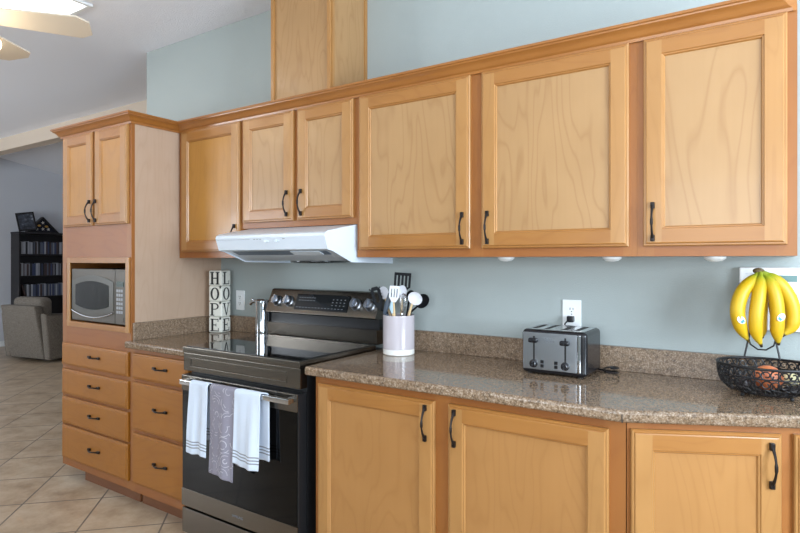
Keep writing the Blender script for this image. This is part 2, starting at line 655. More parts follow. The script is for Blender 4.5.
def door(parent, x0, x1, z0, z1, y, handle=None, hz=None, M_=None, stile=.058, th=.020, pmat='panel'):
    """framed door: y is the face-frame plane, the door stands th in front of it"""
    b = B(M_)
    R = lambda i, d: [(x0 + i, y - d, z0 + i), (x1 - i, y - d, z0 + i), (x1 - i, y - d, z1 - i), (x0 + i, y - d, z1 - i)]
    ring_loops(b, [R(0, .0005), R(0, th - .008), R(.003, th - .005), R(.008, th - .005), R(.010, th - .001), R(.013, th)])
    o = .013
    i_ = stile
    # flat of stiles (full height) and rails between them
    b.face([(x0 + o, y - th, z0 + o), (x0 + i_, y - th, z0 + o), (x0 + i_, y - th, z1 - o), (x0 + o, y - th, z1 - o)], 0)
    b.face([(x1 - i_, y - th, z0 + o), (x1 - o, y - th, z0 + o), (x1 - o, y - th, z1 - o), (x1 - i_, y - th, z1 - o)], 0)
    b.face([(x0 + i_, y - th, z0 + o), (x1 - i_, y - th, z0 + o), (x1 - i_, y - th, z0 + i_), (x0 + i_, y - th, z0 + i_)], 1)
    b.face([(x0 + i_, y - th, z1 - i_), (x1 - i_, y - th, z1 - i_), (x1 - i_, y - th, z1 - o), (x0 + i_, y - th, z1 - o)], 1)
    ring_loops(b, [R(i_, th), R(i_ + .002, th - .004), R(i_ + .006, th - .0045), R(i_ + .009, th - .010), R(i_ + .0095, .003), R(i_ + .0095, .0005), R(0, .0005)])
    d = obj('door', b, ['stile', 'rail'], parent, angle=20)
    p = B(M_)
    q = i_ + .0085
    p.box(x0 + q, x1 - q, y - .0095, y - .003, z0 + q, z1 - q)
    obj('panel', p, pmat, d)
    if handle is not None:
        pull('handle', d, handle, y - th, hz, True, M_=M_)
    return d


def drawer(parent, x0, x1, z0, z1, y, hx, th=.021):
    b = B()
    R = lambda i, d: [(x0 + i, y - d, z0 + i), (x1 - i, y - d, z0 + i), (x1 - i, y - d, z1 - i), (x0 + i, y - d, z1 - i)]
    vl = ring_loops(b, [R(0, .0005), R(0, th - .009), R(.003, th - .006), R(.009, th - .005), R(.012, th - .001), R(.016, th)])
    b.bm.faces.new(vl[-1])
    b.bm.faces.new(list(reversed(vl[0])))
    d = obj('drawer', b, ['drawer', 'drawer'], parent, angle=20)
    pull('handle', d, hx, y - th, (z0 + z1) / 2 + .008, False, L=.105)
    return d


def carcass(parent, x0, x1, y0, y1, z0, z1, skip=(), mat='frame', name='body', t=.016):
    """open-fronted box"""
    b = B()
    b.box(x0, x0 + t, y0, y1, z0, z1)
    b.box(x1 - t, x1, y0, y1, z0, z1)
    b.box(x0 + t, x1 - t, y0, y1, z0, z0 + t)
    b.box(x0 + t, x1 - t, y0, y1, z1 - t, z1)
    b.box(x0 + t, x1 - t, y1 - .006, y1, z0 + t, z1 - t)
    return obj(name, b, mat, parent)


def face_frame(parent, x0, x1, z0, z1, y0, y1, stiles, rails, M_=None, scribe=None):
    """stiles: [(xa, xb)], rails: [(za, zb)] ; rails run between the outermost stiles"""
    b = B(M_)
    for a, c_ in stiles:
        b.box(a, c_, y0, y1, z0, z1, mat=0)
    if scribe:
        b.prism([(x1, y0), (x1 + scribe[0], y0), (x1 + scribe[1], y1), (x1, y1)], 'z', z0, z1)
    st = sorted(stiles)
    for (a0, a1), (c0, c1) in zip(st, st[1:]):
        for za, zb in rails:
            b.box(a1, c0, y0, y1, za, zb, mat=1)
    return obj('face_frame', b, ['frame', 'frame_h'], parent)


UZ0, UZ1 = 1.368, 2.125
UY = -.305
G_UP = 'maple wall cabinets along the back wall'

# upper, left corner
t = thing('wall_cabinet', 'single door maple wall cabinet in the corner beside tall oven cabinet', 'cabinet', (-1.63, 0, UZ0), group=G_UP)
carcass(t, -1.909, -1.3575, UY + .02, -.001, UZ0, UZ1)
face_frame(t, -1.909, -1.3575, UZ0, UZ1, UY, UY + .0195, [(-1.909, -1.855), (-1.39, -1.3575)], [(UZ0, UZ0 + .045), (UZ1 - .045, UZ1)])
door(t, -1.874, -1.371, 1.402, 2.105, UY, -1.402, 1.484, pmat='panel_gold')
# over the hood
HZ0 = 1.523
t = thing('wall_cabinet', 'short double door maple wall cabinet above the white range hood', 'cabinet', (-.97, 0, HZ0), group=G_UP)
carcass(t, -1.357, -.5805, UY + .02, -.001, HZ0, UZ1)
face_frame(t, -1.357, -.5805, HZ0, UZ1, UY, UY + .0195, [(-1.357, -1.32), (-.985, -.94), (-.62, -.5805)], [(HZ0, HZ0 + .04), (UZ1 - .045, UZ1)])
door(t, -1.345, -.976, 1.553, 2.105, UY, -1.012, 1.640)
door(t, -.947, -.598, 1.553, 2.105, UY, -.915, 1.640)
# wide double
t = thing('wall_cabinet', 'wide maple wall cabinet with two doors meeting over the utensil crock and toaster', 'cabinet', (.03, 0, UZ0), group=G_UP)
carcass(t, -.580, .6355, UY + .02, -.001, UZ0, UZ1)
face_frame(t, -.580, .6355, UZ0, UZ1, UY, UY + .0195, [(-.580, -.53), (.0, .058), (.59, .6355)], [(UZ0, UZ0 + .045), (UZ1 - .045, UZ1)])
door(t, -.561, .003, 1.402, 2.105, UY, -.027, 1.484)
door(t, .054, .610, 1.402, 2.105, UY, .084, 1.484)
# right
t = thing('wall_cabinet', 'single door maple wall cabinet at right end above bananas', 'cabinet', (.86, 0, UZ0), group=G_UP)
carcass(t, .636, 1.088, UY + .02, -.001, UZ0, UZ1)
face_frame(t, .636, 1.088, UZ0, UZ1, UY, UY + .0195, [(.636, .69), (1.035, 1.088)], [(UZ0, UZ0 + .045), (UZ1 - .045, UZ1)])
door(t, .658, 1.063, 1.402, 2.105, UY, .689, 1.484)

# puck lights under the uppers
for x, where in ((.11, 'wall left of outlet'), (.529, 'wall right of the toaster'), (.863, 'wall left of the bananas')):
    o = obj('puck_light', B().lathe([(.006, -.019), (.022, -.016), (.033, -.008), (.034, -.001)], (x, -.2, UZ0), 24), 'white_plastic')
    tag(o, 'small round white puck light under wall cabinet, above ' + where, 'light', 'puck lights under the wall cabinets')

# tall oven cabinet
TX0, TX1, TY = -2.655, -1.911, -.605
t = thing('tall_oven_cabinet', 'tall maple cabinet holding the microwave between doors and four drawers', 'cabinet', (-2.28, 0, 0))
NX0, NX1, NZ0, NZ1 = -2.555, -1.955, .985, 1.338
b = B()
tt = .018
b.box(TX0, TX0 + tt, TY + .02, -.001, .095, 2.125)
b.box(TX0 + tt, TX1 - tt, TY + .02, -.001, .095, .115)
b.box(TX0 + tt, TX1 - tt, TY + .02, -.001, NZ0 - .02, NZ0)
b.box(TX0 + tt, TX1 - tt, TY + .02, -.001, NZ1, NZ1 + .02)
b.box(TX0 + tt, TX1 - tt, TY + .02, -.001, 2.107, 2.125)
b.box(TX0 + tt, TX1 - tt, -.012, -.001, .115, NZ0 - .02)
b.box(TX0 + tt, TX1 - tt, -.012, -.001, NZ0, NZ1)
b.box(TX0 + tt, TX1 - tt, -.012, -.001, NZ1 + .02, 2.107)
obj('body', b, 'frame', t)
obj('side_panel', B().prism([(TY + .0201, .0951), (-.5245, .0951), (-.5245, 0), (-.001, 0), (-.001, 2.125), (TY + .0201, 2.125)], 'x', TX1 - tt, TX1), 'side', t, label='pale pinkish wood side panel')
b = B()
b.box(TX0, TX0 + .045, TY, TY + .0199, .095, 2.125)
b.box(TX1 - .045, TX1, TY, TY + .0199, .095, 2.125)
for za, zb in ((.095, .145), (.345, .358), (.520, .535), (.69, .713), (.85, .985), (1.338, 1.56), (2.08, 2.125)):
    b.box(TX0 + .045, TX1 - .045, TY, TY + .0199, za, zb, mat=1)
b.box(-2.29, -2.255, TY, TY + .0199, 1.56, 2.08)
obj('face_frame', b, ['frame', 'frame_h'], t)
b = B()
fr = .032
b.box(NX0 - fr, NX0, TY - .010, TY, NZ0 - fr, NZ1 + fr, bev=.002)
b.box(NX1, NX1 + fr, TY - .010, TY, NZ0 - fr, NZ1 + fr, bev=.002)
b.box(NX0, NX1, TY - .010, TY, NZ1, NZ1 + fr, bev=.002, mat=1)
b.box(NX0, NX1, TY - .010, TY, NZ0 - fr, NZ0, bev=.002, mat=1)
obj('niche_trim', b, ['stile', 'rail'], t)
obj('toe_kick', B().box(TX0 + .14, TX1 - tt, -.54, -.525, 0, .0949), 'toe', t)
door(t, -2.620, -2.287, 1.556, 2.105, TY, -2.305, 1.640, pmat='panel_gold')
door(t, -2.262, -1.932, 1.556, 2.105, TY, -2.238, 1.640, pmat='panel_gold')
for za, zb in ((.715, .850), (.536, .690), (.357, .520), (.143, .345)):
    drawer(t, -2.633, -1.924, za, zb, TY, -2.25)

# microwave
t = thing('microwave', 'silver microwave with dark oval door window in the tall cabinet niche', 'microwave', (-2.27, -.36, NZ0))
MX0, MX1, MZ0, MZ1, MY = -2.546, -1.966, NZ0 + .008, 1.304, -.606
obj('body', B().box(MX0, MX1, MY + .03, -.15, MZ0, MZ1, bev=.004), 'black_metal', t, label='black metal case')
PX = -2.072
b = B()
b.box(MX0, PX - .002, MY, MY + .0295, MZ0, MZ1, bev=.006)
d = obj('door', b, 'mw_silver', t)
# bowed oval window surround and its smoked glass
cx_, cz_ = (MX0 + PX) / 2, (MZ0 + MZ1) / 2
W2, H2 = (PX - MX0) / 2 - .012, .082


def barrel(wx, hz, bul, n=14):
    pts = []
    for i in range(n + 1):
        u = -1 + 2 * i / n
        pts.append((cx_ + u * wx, cz_ + hz + bul * (1 - u * u)))
    for i in range(n + 1):
        u = 1 - 2 * i / n
        pts.append((cx_ + u * wx, cz_ - hz - bul * (1 - u * u)))
    return pts


obj('window_surround', B().prism(barrel(W2, H2, .035), 'y', MY - .004, MY - .0001), 'mw_frame', d)
obj('window', B().prism(barrel(W2 - .045, H2 - .022, .024), 'y', MY - .006, MY - .0041), 'mw_dark', d)
b = B()
pts = [(cx_ + (-1 + 2 * i / 14) * W2, MY - .006, cz_ - H2 - .012 - .036 * (1 - (-1 + 2 * i / 14) ** 2)) for i in range(15)]
b.tube(pts, .004, 6)
obj('trim_line', b, 'steel_lite', d)
cp = obj('control_panel', B().box(PX, MX1, MY, MY + .0295, MZ0, MZ1, bev=.005), 'mw_silver', t)
obj('display', B().box(PX + .018, MX1 - .018, MY - .002, MY - .0001, 1.205, 1.235), 'lcd_dark', cp)
b = B()
for r in range(6):
    for c_ in range(3):
        x = PX + .018 + c_ * .022
        z = 1.175 - r * .024
        b.box(x, x + .017, MY - .002, MY - .0001, z, z + .015)
obj('keypad', b, 'print', cp)
obj('open_button', B().box(PX + .016, MX1 - .016, MY - .003, MY - .0001, MZ0 + .016, MZ0 + .04, bev=.001), 'mw_silver', cp)
for x in (MX0 + .03, MX1 - .05):
    for y in (-.53, -.20):
        obj('foot', B().box(x, x + .02, y, y + .02, NZ0 + .0002, MZ0), 'rubber', t)

# crown moulding along all cabinet tops
prof = [(0.0, 0.0), (.008, .0), (.010, .010), (.016, .014), (.020, .018), (.024, .026), (.032, .034), (.043, .040), (.044, .045), (.050, .047), (.050, .056), (0.0, .056)]
CZ = 2.1055
path = [((TX0, -.0015), (-1, 0)), ((TX0, TY), (-1, -1)), ((TX1, TY), (1, -1)), ((TX1, UY), (1, -1)), ((1.088, UY), (-1.2, -1))]
b = B()
rings = []
for (px, py), (nx, ny) in path:
    rings.append([b._v((px + nx * (d_ + .0006), py + ny * (d_ + .0006), CZ + h_)) for d_, h_ in prof])
for A, C_ in zip(rings, rings[1:]):
    n_ = len(prof)
    for k in range(n_):
        b.bm.faces.new([A[k], A[(k + 1) % n_], C_[(k + 1) % n_], C_[k]])
b.bm.faces.new(rings[0])
b.bm.faces.new(list(reversed(rings[-1])))
tag(obj('crown_molding', b, 'crown', angle=25), 'orange maple crown molding running along the tops of the cabinets', 'molding')

# hood duct cover box above the cabinets
t = thing('duct_cover', 'tall maple duct cover box standing on the cabinets above the hood', 'duct cover', (-.955, -.15, 2.126))
DX0, DX1, DY = -1.157, -.753, -.296
b = B()
b.box(DX0 + .002, DX1 - .002, DY + .012, -.001, 2.126, 2.842)
obj('body', b, 'panel', t)
for x in (DX0, DX1 - .022):
    obj('corner_batten', B().box(x, x + .022, DY, DY + .0118, 2.126, 2.842, bev=.002), 'stile', t)
obj('corner_batten', B().box(DX1 - .0018, DX1 + .004, DY + .0125, DY + .03, 2.126, 2.842), 'stile', t)
obj('corner_batten', B().box(DX1 - .0018, DX1 + .004, -.022, -.001, 2.126, 2.842), 'stile', t)

# ---------------------------------------------------------------- base cabinets, worktops
BY = -.61
t = thing('drawer_base_cabinet', 'maple base cabinet of three drawers between tall cabinet and oven', 'cabinet', (-1.64, 0, 0))
BX0, BX1 = -1.9095, -1.385
carcass(t, BX0, BX1, BY + .02, -.001, .095, .876)
face_frame(t, BX0, BX1, .095, .876, BY, BY + .0195, [(BX0, BX0 + .04), (BX1 - .03, BX1)], [(.095, .15), (.42, .442), (.694, .716), (.845, .876)])
for za, zb in ((.715, .853), (.441, .696), (.150, .421)):
    drawer(t, -1.868, -1.392, za, zb, BY, -1.607)
obj('toe_kick', B().box(BX0, BX1, -.54, -.525, 0, .0949), 'toe', t)

t = thing('base_cabinet', 'double door maple base cabinet right of the oven, under the toaster', 'cabinet', (.03, 0, 0))
BX0, BX1 = -.562, .650
carcass(t, BX0, BX1, BY + .02, -.001, .095, .876)
face_frame(t, BX0, BX1, .095, .876, BY, BY + .0195, [(BX0, BX0 + .05), (.006, .075), (.60, BX1)], [(.095, .15), (.84, .876)], scribe=(.0115, .0035))
door(t, -.540, .012, .150, .848, BY, -.020, .768, pmat='panel_shaded')
door(t, .069, .614, .150, .848, BY, .098, .768, pmat='panel_shaded')
obj('toe_kick', B().box(BX0, BX1, -.54, -.525, 0, .0949), 'toe', t)

# angled end cabinet
DA = math.radians(26.5)
ox, oy = .6625, -.6060
MD = Matrix.Translation((ox, oy, 0)) @ Matrix.Rotation(DA, 4, 'Z')
t = thing('angled_base_cabinet', 'angled maple base cabinet at right end under the wire basket', 'cabinet', (ox, oy, 0), DA)
LD = 1.02
b = B()
b.prism([(.0, .021), (LD, .021), (LD, .12), (.30, .45), (.0, .51)], 'z', .095, .876)
bb = B(MD)
ex_, ey_ = ox + LD * math.cos(DA), oy + LD * math.sin(DA)
b = B()
p_in = Vector((.6545, -.5875, 0))
p_out = MD @ Vector((LD, .0205, 0))
b.prism([(p_in.x, p_in.y), (p_out.x, p_out.y), (p_out.x, -.001), (p_in.x, -.001)], 'z', .095, .876)
obj('body', b, 'side', t)
bb.box(.001, .05, 0, .020, .095, .876)
bb.box(.403, .478, 0, .020, .095, .876)
bb.box(.90, LD, 0, .020, .095, .876)
bb.box(.05, .403, 0, .020, .095, .15, mat=1)
bb.box(.05, .403, 0, .020, .845, .876, mat=1)
bb.box(.478, .90, 0, .020, .095, .15, mat=1)
bb.box(.478, .90, 0, .020, .845, .876, mat=1)
obj('face_frame', bb, ['frame', 'frame_h'], t)
door(t, .010, .424, .150, .856, 0, .392, .768, M_=MD, pmat='panel_shaded')
door(t, .458, .908, .150, .856, 0, .488, .768, M_=MD, pmat='panel_shaded')
bb = B(MD)
bb.box(.07, LD, .07, .085, 0, .0949)
obj('toe_kick', bb, 'toe', t)

# worktops
CT0, CT1 = .877, .914


def slab(poly, front_edges, t):
    b = B()
    b.prism(poly, 'z', CT0, CT1)
    # round the front top edges
    es = []
    b.bm.edges.ensure_lookup_table()
    for e in b.bm.edges:
        a, c_ = e.verts[0].co, e.verts[1].co
        if abs(a.z - c_.z) < 1e-5:
            for (p, q) in front_edges:
                if {(round(a.x, 4), round(a.y, 4)), (round(c_.x, 4), round(c_.y, 4))} == {(round(p[0], 4), round(p[1], 4)), (round(q[0], 4), round(q[1], 4))}:
                    es.append(e)
    bmesh.ops.bevel(b.bm, geom=es, offset=.011, segments=4, affect='EDGES', profile=.5)
    return obj('slab', b, 'granite', t)


t = thing('countertop', 'short speckled brown laminate countertop between tall cabinet and oven', 'countertop', (-1.64, 0, CT0))
slab([(-1.910, -.645), (-1.384, -.645), (-1.384, -.001), (-1.910, -.001)], [((-1.910, -.645), (-1.384, -.645))], t)
obj('backsplash', B().box(-1.8915, -1.384, -.020, -.001, CT1 + .0002, 1.010, bev=.002), 'granite_splash', t)
obj('side_splash', B().box(-1.910, -1.892, -.600, -.001, CT1 + .0002, 1.010, bev=.002), 'granite_splash', t)
t = thing('countertop', 'long speckled brown laminate countertop with the crock and toaster on it', 'countertop', (.3, 0, CT0))
bend = (.658, -.645)
CL = -.592
far = (1.60, -.645 + (1.60 - .658) * math.tan(DA))
slab([(CL, -.645), bend, far, (far[0], -.001), (CL, -.001)], [((CL, -.645), bend), (bend, far)], t)
obj('seam', B().box(bend[0] - .0012, bend[0] + .0012, bend[1] - .0006, bend[1] + .004, CT0 + .002, CT1 - .010), 'rubber', t, label='thin dark seam in the counter edge')
obj('backsplash', B().box(CL, far[0], -.020, -.001, CT1 + .0002, 1.010, bev=.002), 'granite_splash', t)

# ---------------------------------------------------------------- range hood
t = thing('range_hood', 'white under-cabinet range hood above the electric range', 'range hood', (-.96, -.3, 1.34))
HX0, HX1 = -1.306, -.5885
b = B()
b.prism([(-.001, 1.521), (-.300, 1.521), (-.505, 1.484), (-.522, 1.474), (-.526, 1.462), (-.505, 1.404), (-.470, 1.398), (-.470, 1.404), (-.340, 1.352), (-.001, 1.352)], 'x', HX0 + .004, HX1 - .004)
shell = obj('shell', b, 'white', t, angle=30)
for xa, xb in ((HX0, HX0 + .0038), (HX1 - .0038, HX1)):
    obj('side_wall', B().prism([(-.001, 1.521), (-.300, 1.521), (-.505, 1.484), (-.522, 1.474), (-.526, 1.462), (-.505, 1.402), (-.475, 1.397), (-.336, 1.345), (-.001, 1.338)], 'x', xa, xb), 'white', t)
# filter band and lamp lens let into the sloping underside
nrm = Vector((0, -(1.404 - 1.352), -(.47 - .34))).normalized()


def on_slope(x0, x1, f0, f1, th, b, mat=0):
    y_ = lambda f: -.470 + .130 * f
    z_ = lambda f: 1.404 - .052 * f
    pts = []
    for f in (f0, f1):
        for d_ in (.0004, th):
            pts.append((y_(f) + nrm.y * d_, z_(f) + nrm.z * d_))
    b.prism([pts[0], pts[1], pts[3], pts[2]], 'x', x0, x1, mat)


b = B()
on_slope(HX0 + .05, HX1 - .05, .04, .40, .003, b)
obj('filter', b, 'hood_filter', t)
b = B()
on_slope(HX1 - .27, HX1 - .09, .10, .36, .006, b)
obj('light_lens', b, 'lens', t)
b = B()
b.lathe([(.13, -.012), (.15, -.004), (.15, -.0002)], (-.93, -.17, 1.352), 32)
obj('fan_grille', b, 'black', t)
# front controls on the sloping face
fn = Vector((-.526 + .505, 1.462 - 1.404))
b = B()
for k, x in enumerate((-1.035, -1.015, -.995)):
    b.box(x, x + .012, -.5235, -.515, 1.452, 1.4545)
b.box(-.845, -.830, -.5235, -.515, 1.452, 1.4545)
b.box(-1.30, -1.06, -.5240, -.515, 1.4535, 1.4545)
obj('control_slots', b, 'grey_line', t)
for x in (-.955, -.885):
    b = B()
    b.box(x - .018, x + .018, -.5225, -.512, 1.440, 1.446, bev=.001)
    b.box(x - .006, x + .006, -.5265, -.515, 1.437, 1.449, bev=.001)
    obj('rocker_switch', b, 'lens', t)

# ---------------------------------------------------------------- electric range
t = thing('electric_range', 'dark stainless electric range with black glass top and oven door', 'oven', (-.99, -.3, 0))
RX0, RX1 = -1.379, -.607
RF = -.662
b = B()
b.box(RX0 + .003, RX1 - .003, -.612, -.02, .02, .905)
obj('body', b, 'black_metal', t)
for x in (RX0 + .05, RX1 - .05):
    for y in (-.58, -.08):
        obj('leg', B().lathe([(.018, 0), (.018, .0199)], (x, y, .0), 12), 'black', t)
b = B()
b.box(RX0, RX1, RF, -.12, .9052, .934, bev=.003)
obj('cooktop_frame', b, 'steel', t)
b = B()
b.box(RX0 + .012, RX1 - .016, RF + .014, -.135, .9342, .9368, bev=.001)
ck = obj('cooktop', b, 'black_glass', t)
# control-less front panel with raised rectangle
b = B()
b.box(RX0, RX1, RF + .004, -.613, .818, .9048, bev=.003)
fp = obj('front_panel', b, 'steel', t)
b = B()
xa, xb, za, zb = RX0 + .055, RX1 - .075, .838, .884
for q in ((xa, xb, zb - .004, zb), (xa, xb, za, za + .004), (xa, xa + .004, za + .004, zb - .004), (xb - .004, xb, za + .004, zb - .004)):
    b.box(q[0], q[1], RF + .0015, RF + .0039, q[2], q[3], bev=.0008)
obj('raised_rectangle', b, 'steel', fp)
# oven door
b = B()
b.box(RX0 + .002, RX1 - .002, RF - .002, -.615, .165, .800, bev=.004)
dr = obj('oven_door', b, 'black_metal', t)
obj('door_glass', B().box(RX0 + .006, RX1 - .008, RF - .006, RF - .0021, .252, .724, bev=.001), 'oven_glass', dr)
obj('top_rail', B().box(RX0 + .003, RX1 - .003, RF - .010, RF - .0021, .7245, .799, bev=.003), 'steel', dr)
obj('bottom_rail', B().box(RX0 + .003, RX1 - .003, RF - .010, RF - .0021, .167, .2515, bev=.003), 'steel', dr)
b = B()
HB = RF - .044
b.box(RX0 + .045, RX1 - .012, HB - .009, HB + .009, .765, .787, bev=.003)
for x in (RX0 + .05, RX1 - .044):
    b.box(x, x + .03, HB + .0091, RF - .0101, .766, .786, bev=.003)
obj('handle', b, 'steel_lite', dr)
b = B()
b.box(RX0 + .002, RX1 - .002, RF - .006, -.615, .035, .155, bev=.004)
obj('storage_drawer', b, 'steel', t)
# backguard: lower riser, dark vent slot, leaning control console
b = B()
b.prism([(-.106, .9345), (-.02, .9345), (-.02, 1.005), (-.114, 1.005)], 'x', RX0 + .002, RX1 - .002)
obj('riser', b, 'steel', t)
b = B()
b.box(RX0 + .004, RX1 - .004, -.085, -.02, 1.0051, 1.058)
obj('vent', b, 'black', t)
b = B()
CP = [(-.126, 1.066), (-.112, 1.0582), (-.02, 1.0582), (-.02, 1.190), (-.058, 1.194), (-.072, 1.188)]
b.prism(CP, 'x', RX0 + .001, RX1 - .001, bev=.003)
con = obj('control_console', b, 'steel', t)
a0, a1 = Vector((0, -.126, 1.066)), Vector((0, -.072, 1.188))
sd = (a1 - a0).normalized()
sn = Vector((0, -sd.z, sd.y))
ang = math.atan2(sd.y, sd.z)
# console face frame: x along, z up the slope, y into the face
MC = Matrix.Translation(a0) @ Matrix.Rotation(-ang, 4, 'X')
b = B(MC)
b.box(-1.165, -.795, -.0035, -.0002, .022, .112, bev=.001)
dsp = obj('display', b, 'display', con)
b = B(MC)
for k in range(7):
    b.box(-1.145 + k * .018, -1.134 + k * .018, -.0042, -.0036, .090, .093)
for k in range(6):
    b.box(-1.145 + k * .021, -1.131 + k * .021, -.0042, -.0036, .074, .077)
for k in range(15):
    b.box(-1.150 + k * .0225, -1.138 + k * .0225, -.0042, -.0036, .034, .037)
for r in range(3):
    for c_ in range(4):
        b.box(-.905 + c_ * .026, -.896 + c_ * .026, -.0042, -.0036, .052 + r * .016, .056 + r * .016)
obj('touch_marks', b, 'grey_line', dsp)
b = B(MC)
for x in (-1.305, -1.215, -.745, -.655):
    kb = B(MC)
    kb.lathe([(.031, .0003), (.031, .006), (.026, .010), (.025, .030), (.021, .034)], (x, 0, .066), 28, axis='y')
    kb.box(x - .005, x + .005, -.042, -.034, .042, .090, bev=.002)
    obj('knob', kb, 'knob', con)

# ---------------------------------------------------------------- towels on the oven handle
def towel(name, x0, x1, z_front, z_back, mat, label, seed, yb=HB, xs=0.0, flare=.0):
    rnd = random.Random(seed)
    ph = [rnd.uniform(0, 6.28) for _ in range(4)]
    path = []          # (y, z, drop) over the bar
    rr = .0175
    top = .776 + .0165
    nf, nb = 26, 20
    for i in range(nb):
        z = z_back + (.772 - z_back) * i / nb
        path.append((yb + rr, z, 1.0))
    for i in range(9):
        a = PI * i / 8
        path.append((yb + rr * math.cos(a), .776 + .0175 * math.sin(a), .9))
    for i in range(1, nf + 1):
        z = .772 + (z_front - .772) * i / nf
        path.append((yb - rr - .012 * min(1, i / 8) * (i / nf), z, z - z_front))
    nx = 28
    b = B()
    la = b.bm.verts.layers.float.new('drop')
    grid = []
    for j, (y, z, d) in enumerate(path):
        row = []
        k = min(1.0, abs(z - .80) / .25)
        front = j > nb + 4
        for i in range(nx + 1):
            u = i / nx
            xm = (x0 + x1) / 2
            wx = (x1 - x0) * (1 + flare * k)
            x = xm + (u - .5) * wx
            if not front:
                x += xs
            fold = .006 * k * (math.sin(2 * PI * (1.1 * u) + ph[0]) + .6 * math.sin(2 * PI * 2.3 * u + ph[1])) + .0015 * math.sin(9 * z + ph[2] + 5 * u)
            yy = y - fold if front else y + max(-.004, fold) * .35
            zz = z + (.004 * math.sin(2 * PI * u * .8 + ph[3]) - .010 * (u - .5)) * (1 if j in (0,) or front else 0) * k
            vtx = b._v((x, yy, zz))
            vtx[la] = d if front else (z - z_back if j < nb else .9)
            row.append(vtx)
        grid.append(row)
    for a, c_ in zip(grid, grid[1:]):
        for i in range(nx):
            b.bm.faces.new([a[i], a[i + 1], c_[i + 1], c_[i]])
    o = obj(name, b, mat, angle=180, solidify=.0045)
    sb = o.modifiers.new('smooth', 'SUBSURF')
    sb.levels = 1
    sb.render_levels = 1
    return tag(o, label, 'towel', 'towels over the oven handle')


towel('dish_towel', -1.243, -1.112, .462, .52, 'towel_white', 'white towel with grey hem stripes, leftmost on the oven handle', 3, flare=.04)
towel('dish_towel', -1.099, -.935, .392, .45, 'towel_grey', 'grey towel with pale scroll print in the middle of the oven handle', 5, flare=.0)
towel('dish_towel', -.932, -.775, .468, .50, 'towel_white', 'wide white towel with grey hem stripes, rightmost on the oven handle', 11, xs=.022, flare=.02)

# ---------------------------------------------------------------- letter blocks
def glyph(ch):
    """list of polygons in a unit square (slab-serif capitals)"""
    R_ = lambda x0, x1, z0, z1: [(x0, z0), (x1, z0), (x1, z1), (x0, z1)]
    s_ = .07
    if ch == 'H':
        return [R_(.12, .32, 0, 1), R_(.68, .88, 0, 1), R_(.30, .70, .46, .54), R_(.02, .42, 0, s_), R_(.58, .98, 0, s_), R_(.02, .42, 1 - s_, 1), R_(.58, .98, 1 - s_, 1)]
    if ch == 'E':
        return [R_(.14, .34, 0, 1), R_(.04, .90, 0, s_), R_(.04, .86, 1 - s_, 1), R_(.32, .64, .47, .54), R_(.84, .90, s_, .26), R_(.80, .86, .76, 1 - s_), R_(.60, .65, .38, .63)]
    if ch == 'L':
        return [R_(.17, .37, 0, 1), R_(.06, .88, 0, s_), R_(.06, .50, 1 - s_, 1), R_(.82, .88, s_, .30)]
    if ch == 'V':
        return [[(.10, 1), (.28, 1), (.56, 0), (.46, 0)], [(.78, 1), (.86, 1), (.56, 0), (.50, .08)], R_(.0, .40, 1 - s_, 1), R_(.66, .98, 1 - s_, 1)]
    if ch == 'P':
        out = [R_(.12, .32, 0, 1), R_(.02, .44, 0, s_), R_(.02, .30, 1 - s_, 1)]
        n = 12
        for i in range(n):
            a0_, a1_ = PI / 2 - PI * i / n, PI / 2 - PI * (i + 1) / n
            f = lambda a, rx, rz: (.50 + rx * math.cos(a), .74 + rz * math.sin(a))
            out.append([f(a0_, .40, .26), f(a1_, .40, .26), f(a1_, .25, .19), f(a0_, .25, .19)])
        out += [R_(.30, .50, .93, 1), R_(.30, .50, .48, .55)]
        return out
    if ch == 'O':
        out = []
        n = 28
        for i in range(n):
            a0_, a1_ = 2 * PI * i / n, 2 * PI * (i + 1) / n
            f = lambda a, rx, rz: (.5 + rx * math.cos(a), .5 + rz * math.sin(a))
            out.append([f(a0_, .45, .5), f(a1_, .45, .5), f(a1_, .25, .43), f(a0_, .25, .43)])
        return out
    return []


S = .094
BRot = math.radians(14)
corner = Vector((-1.752, -.128, 0))
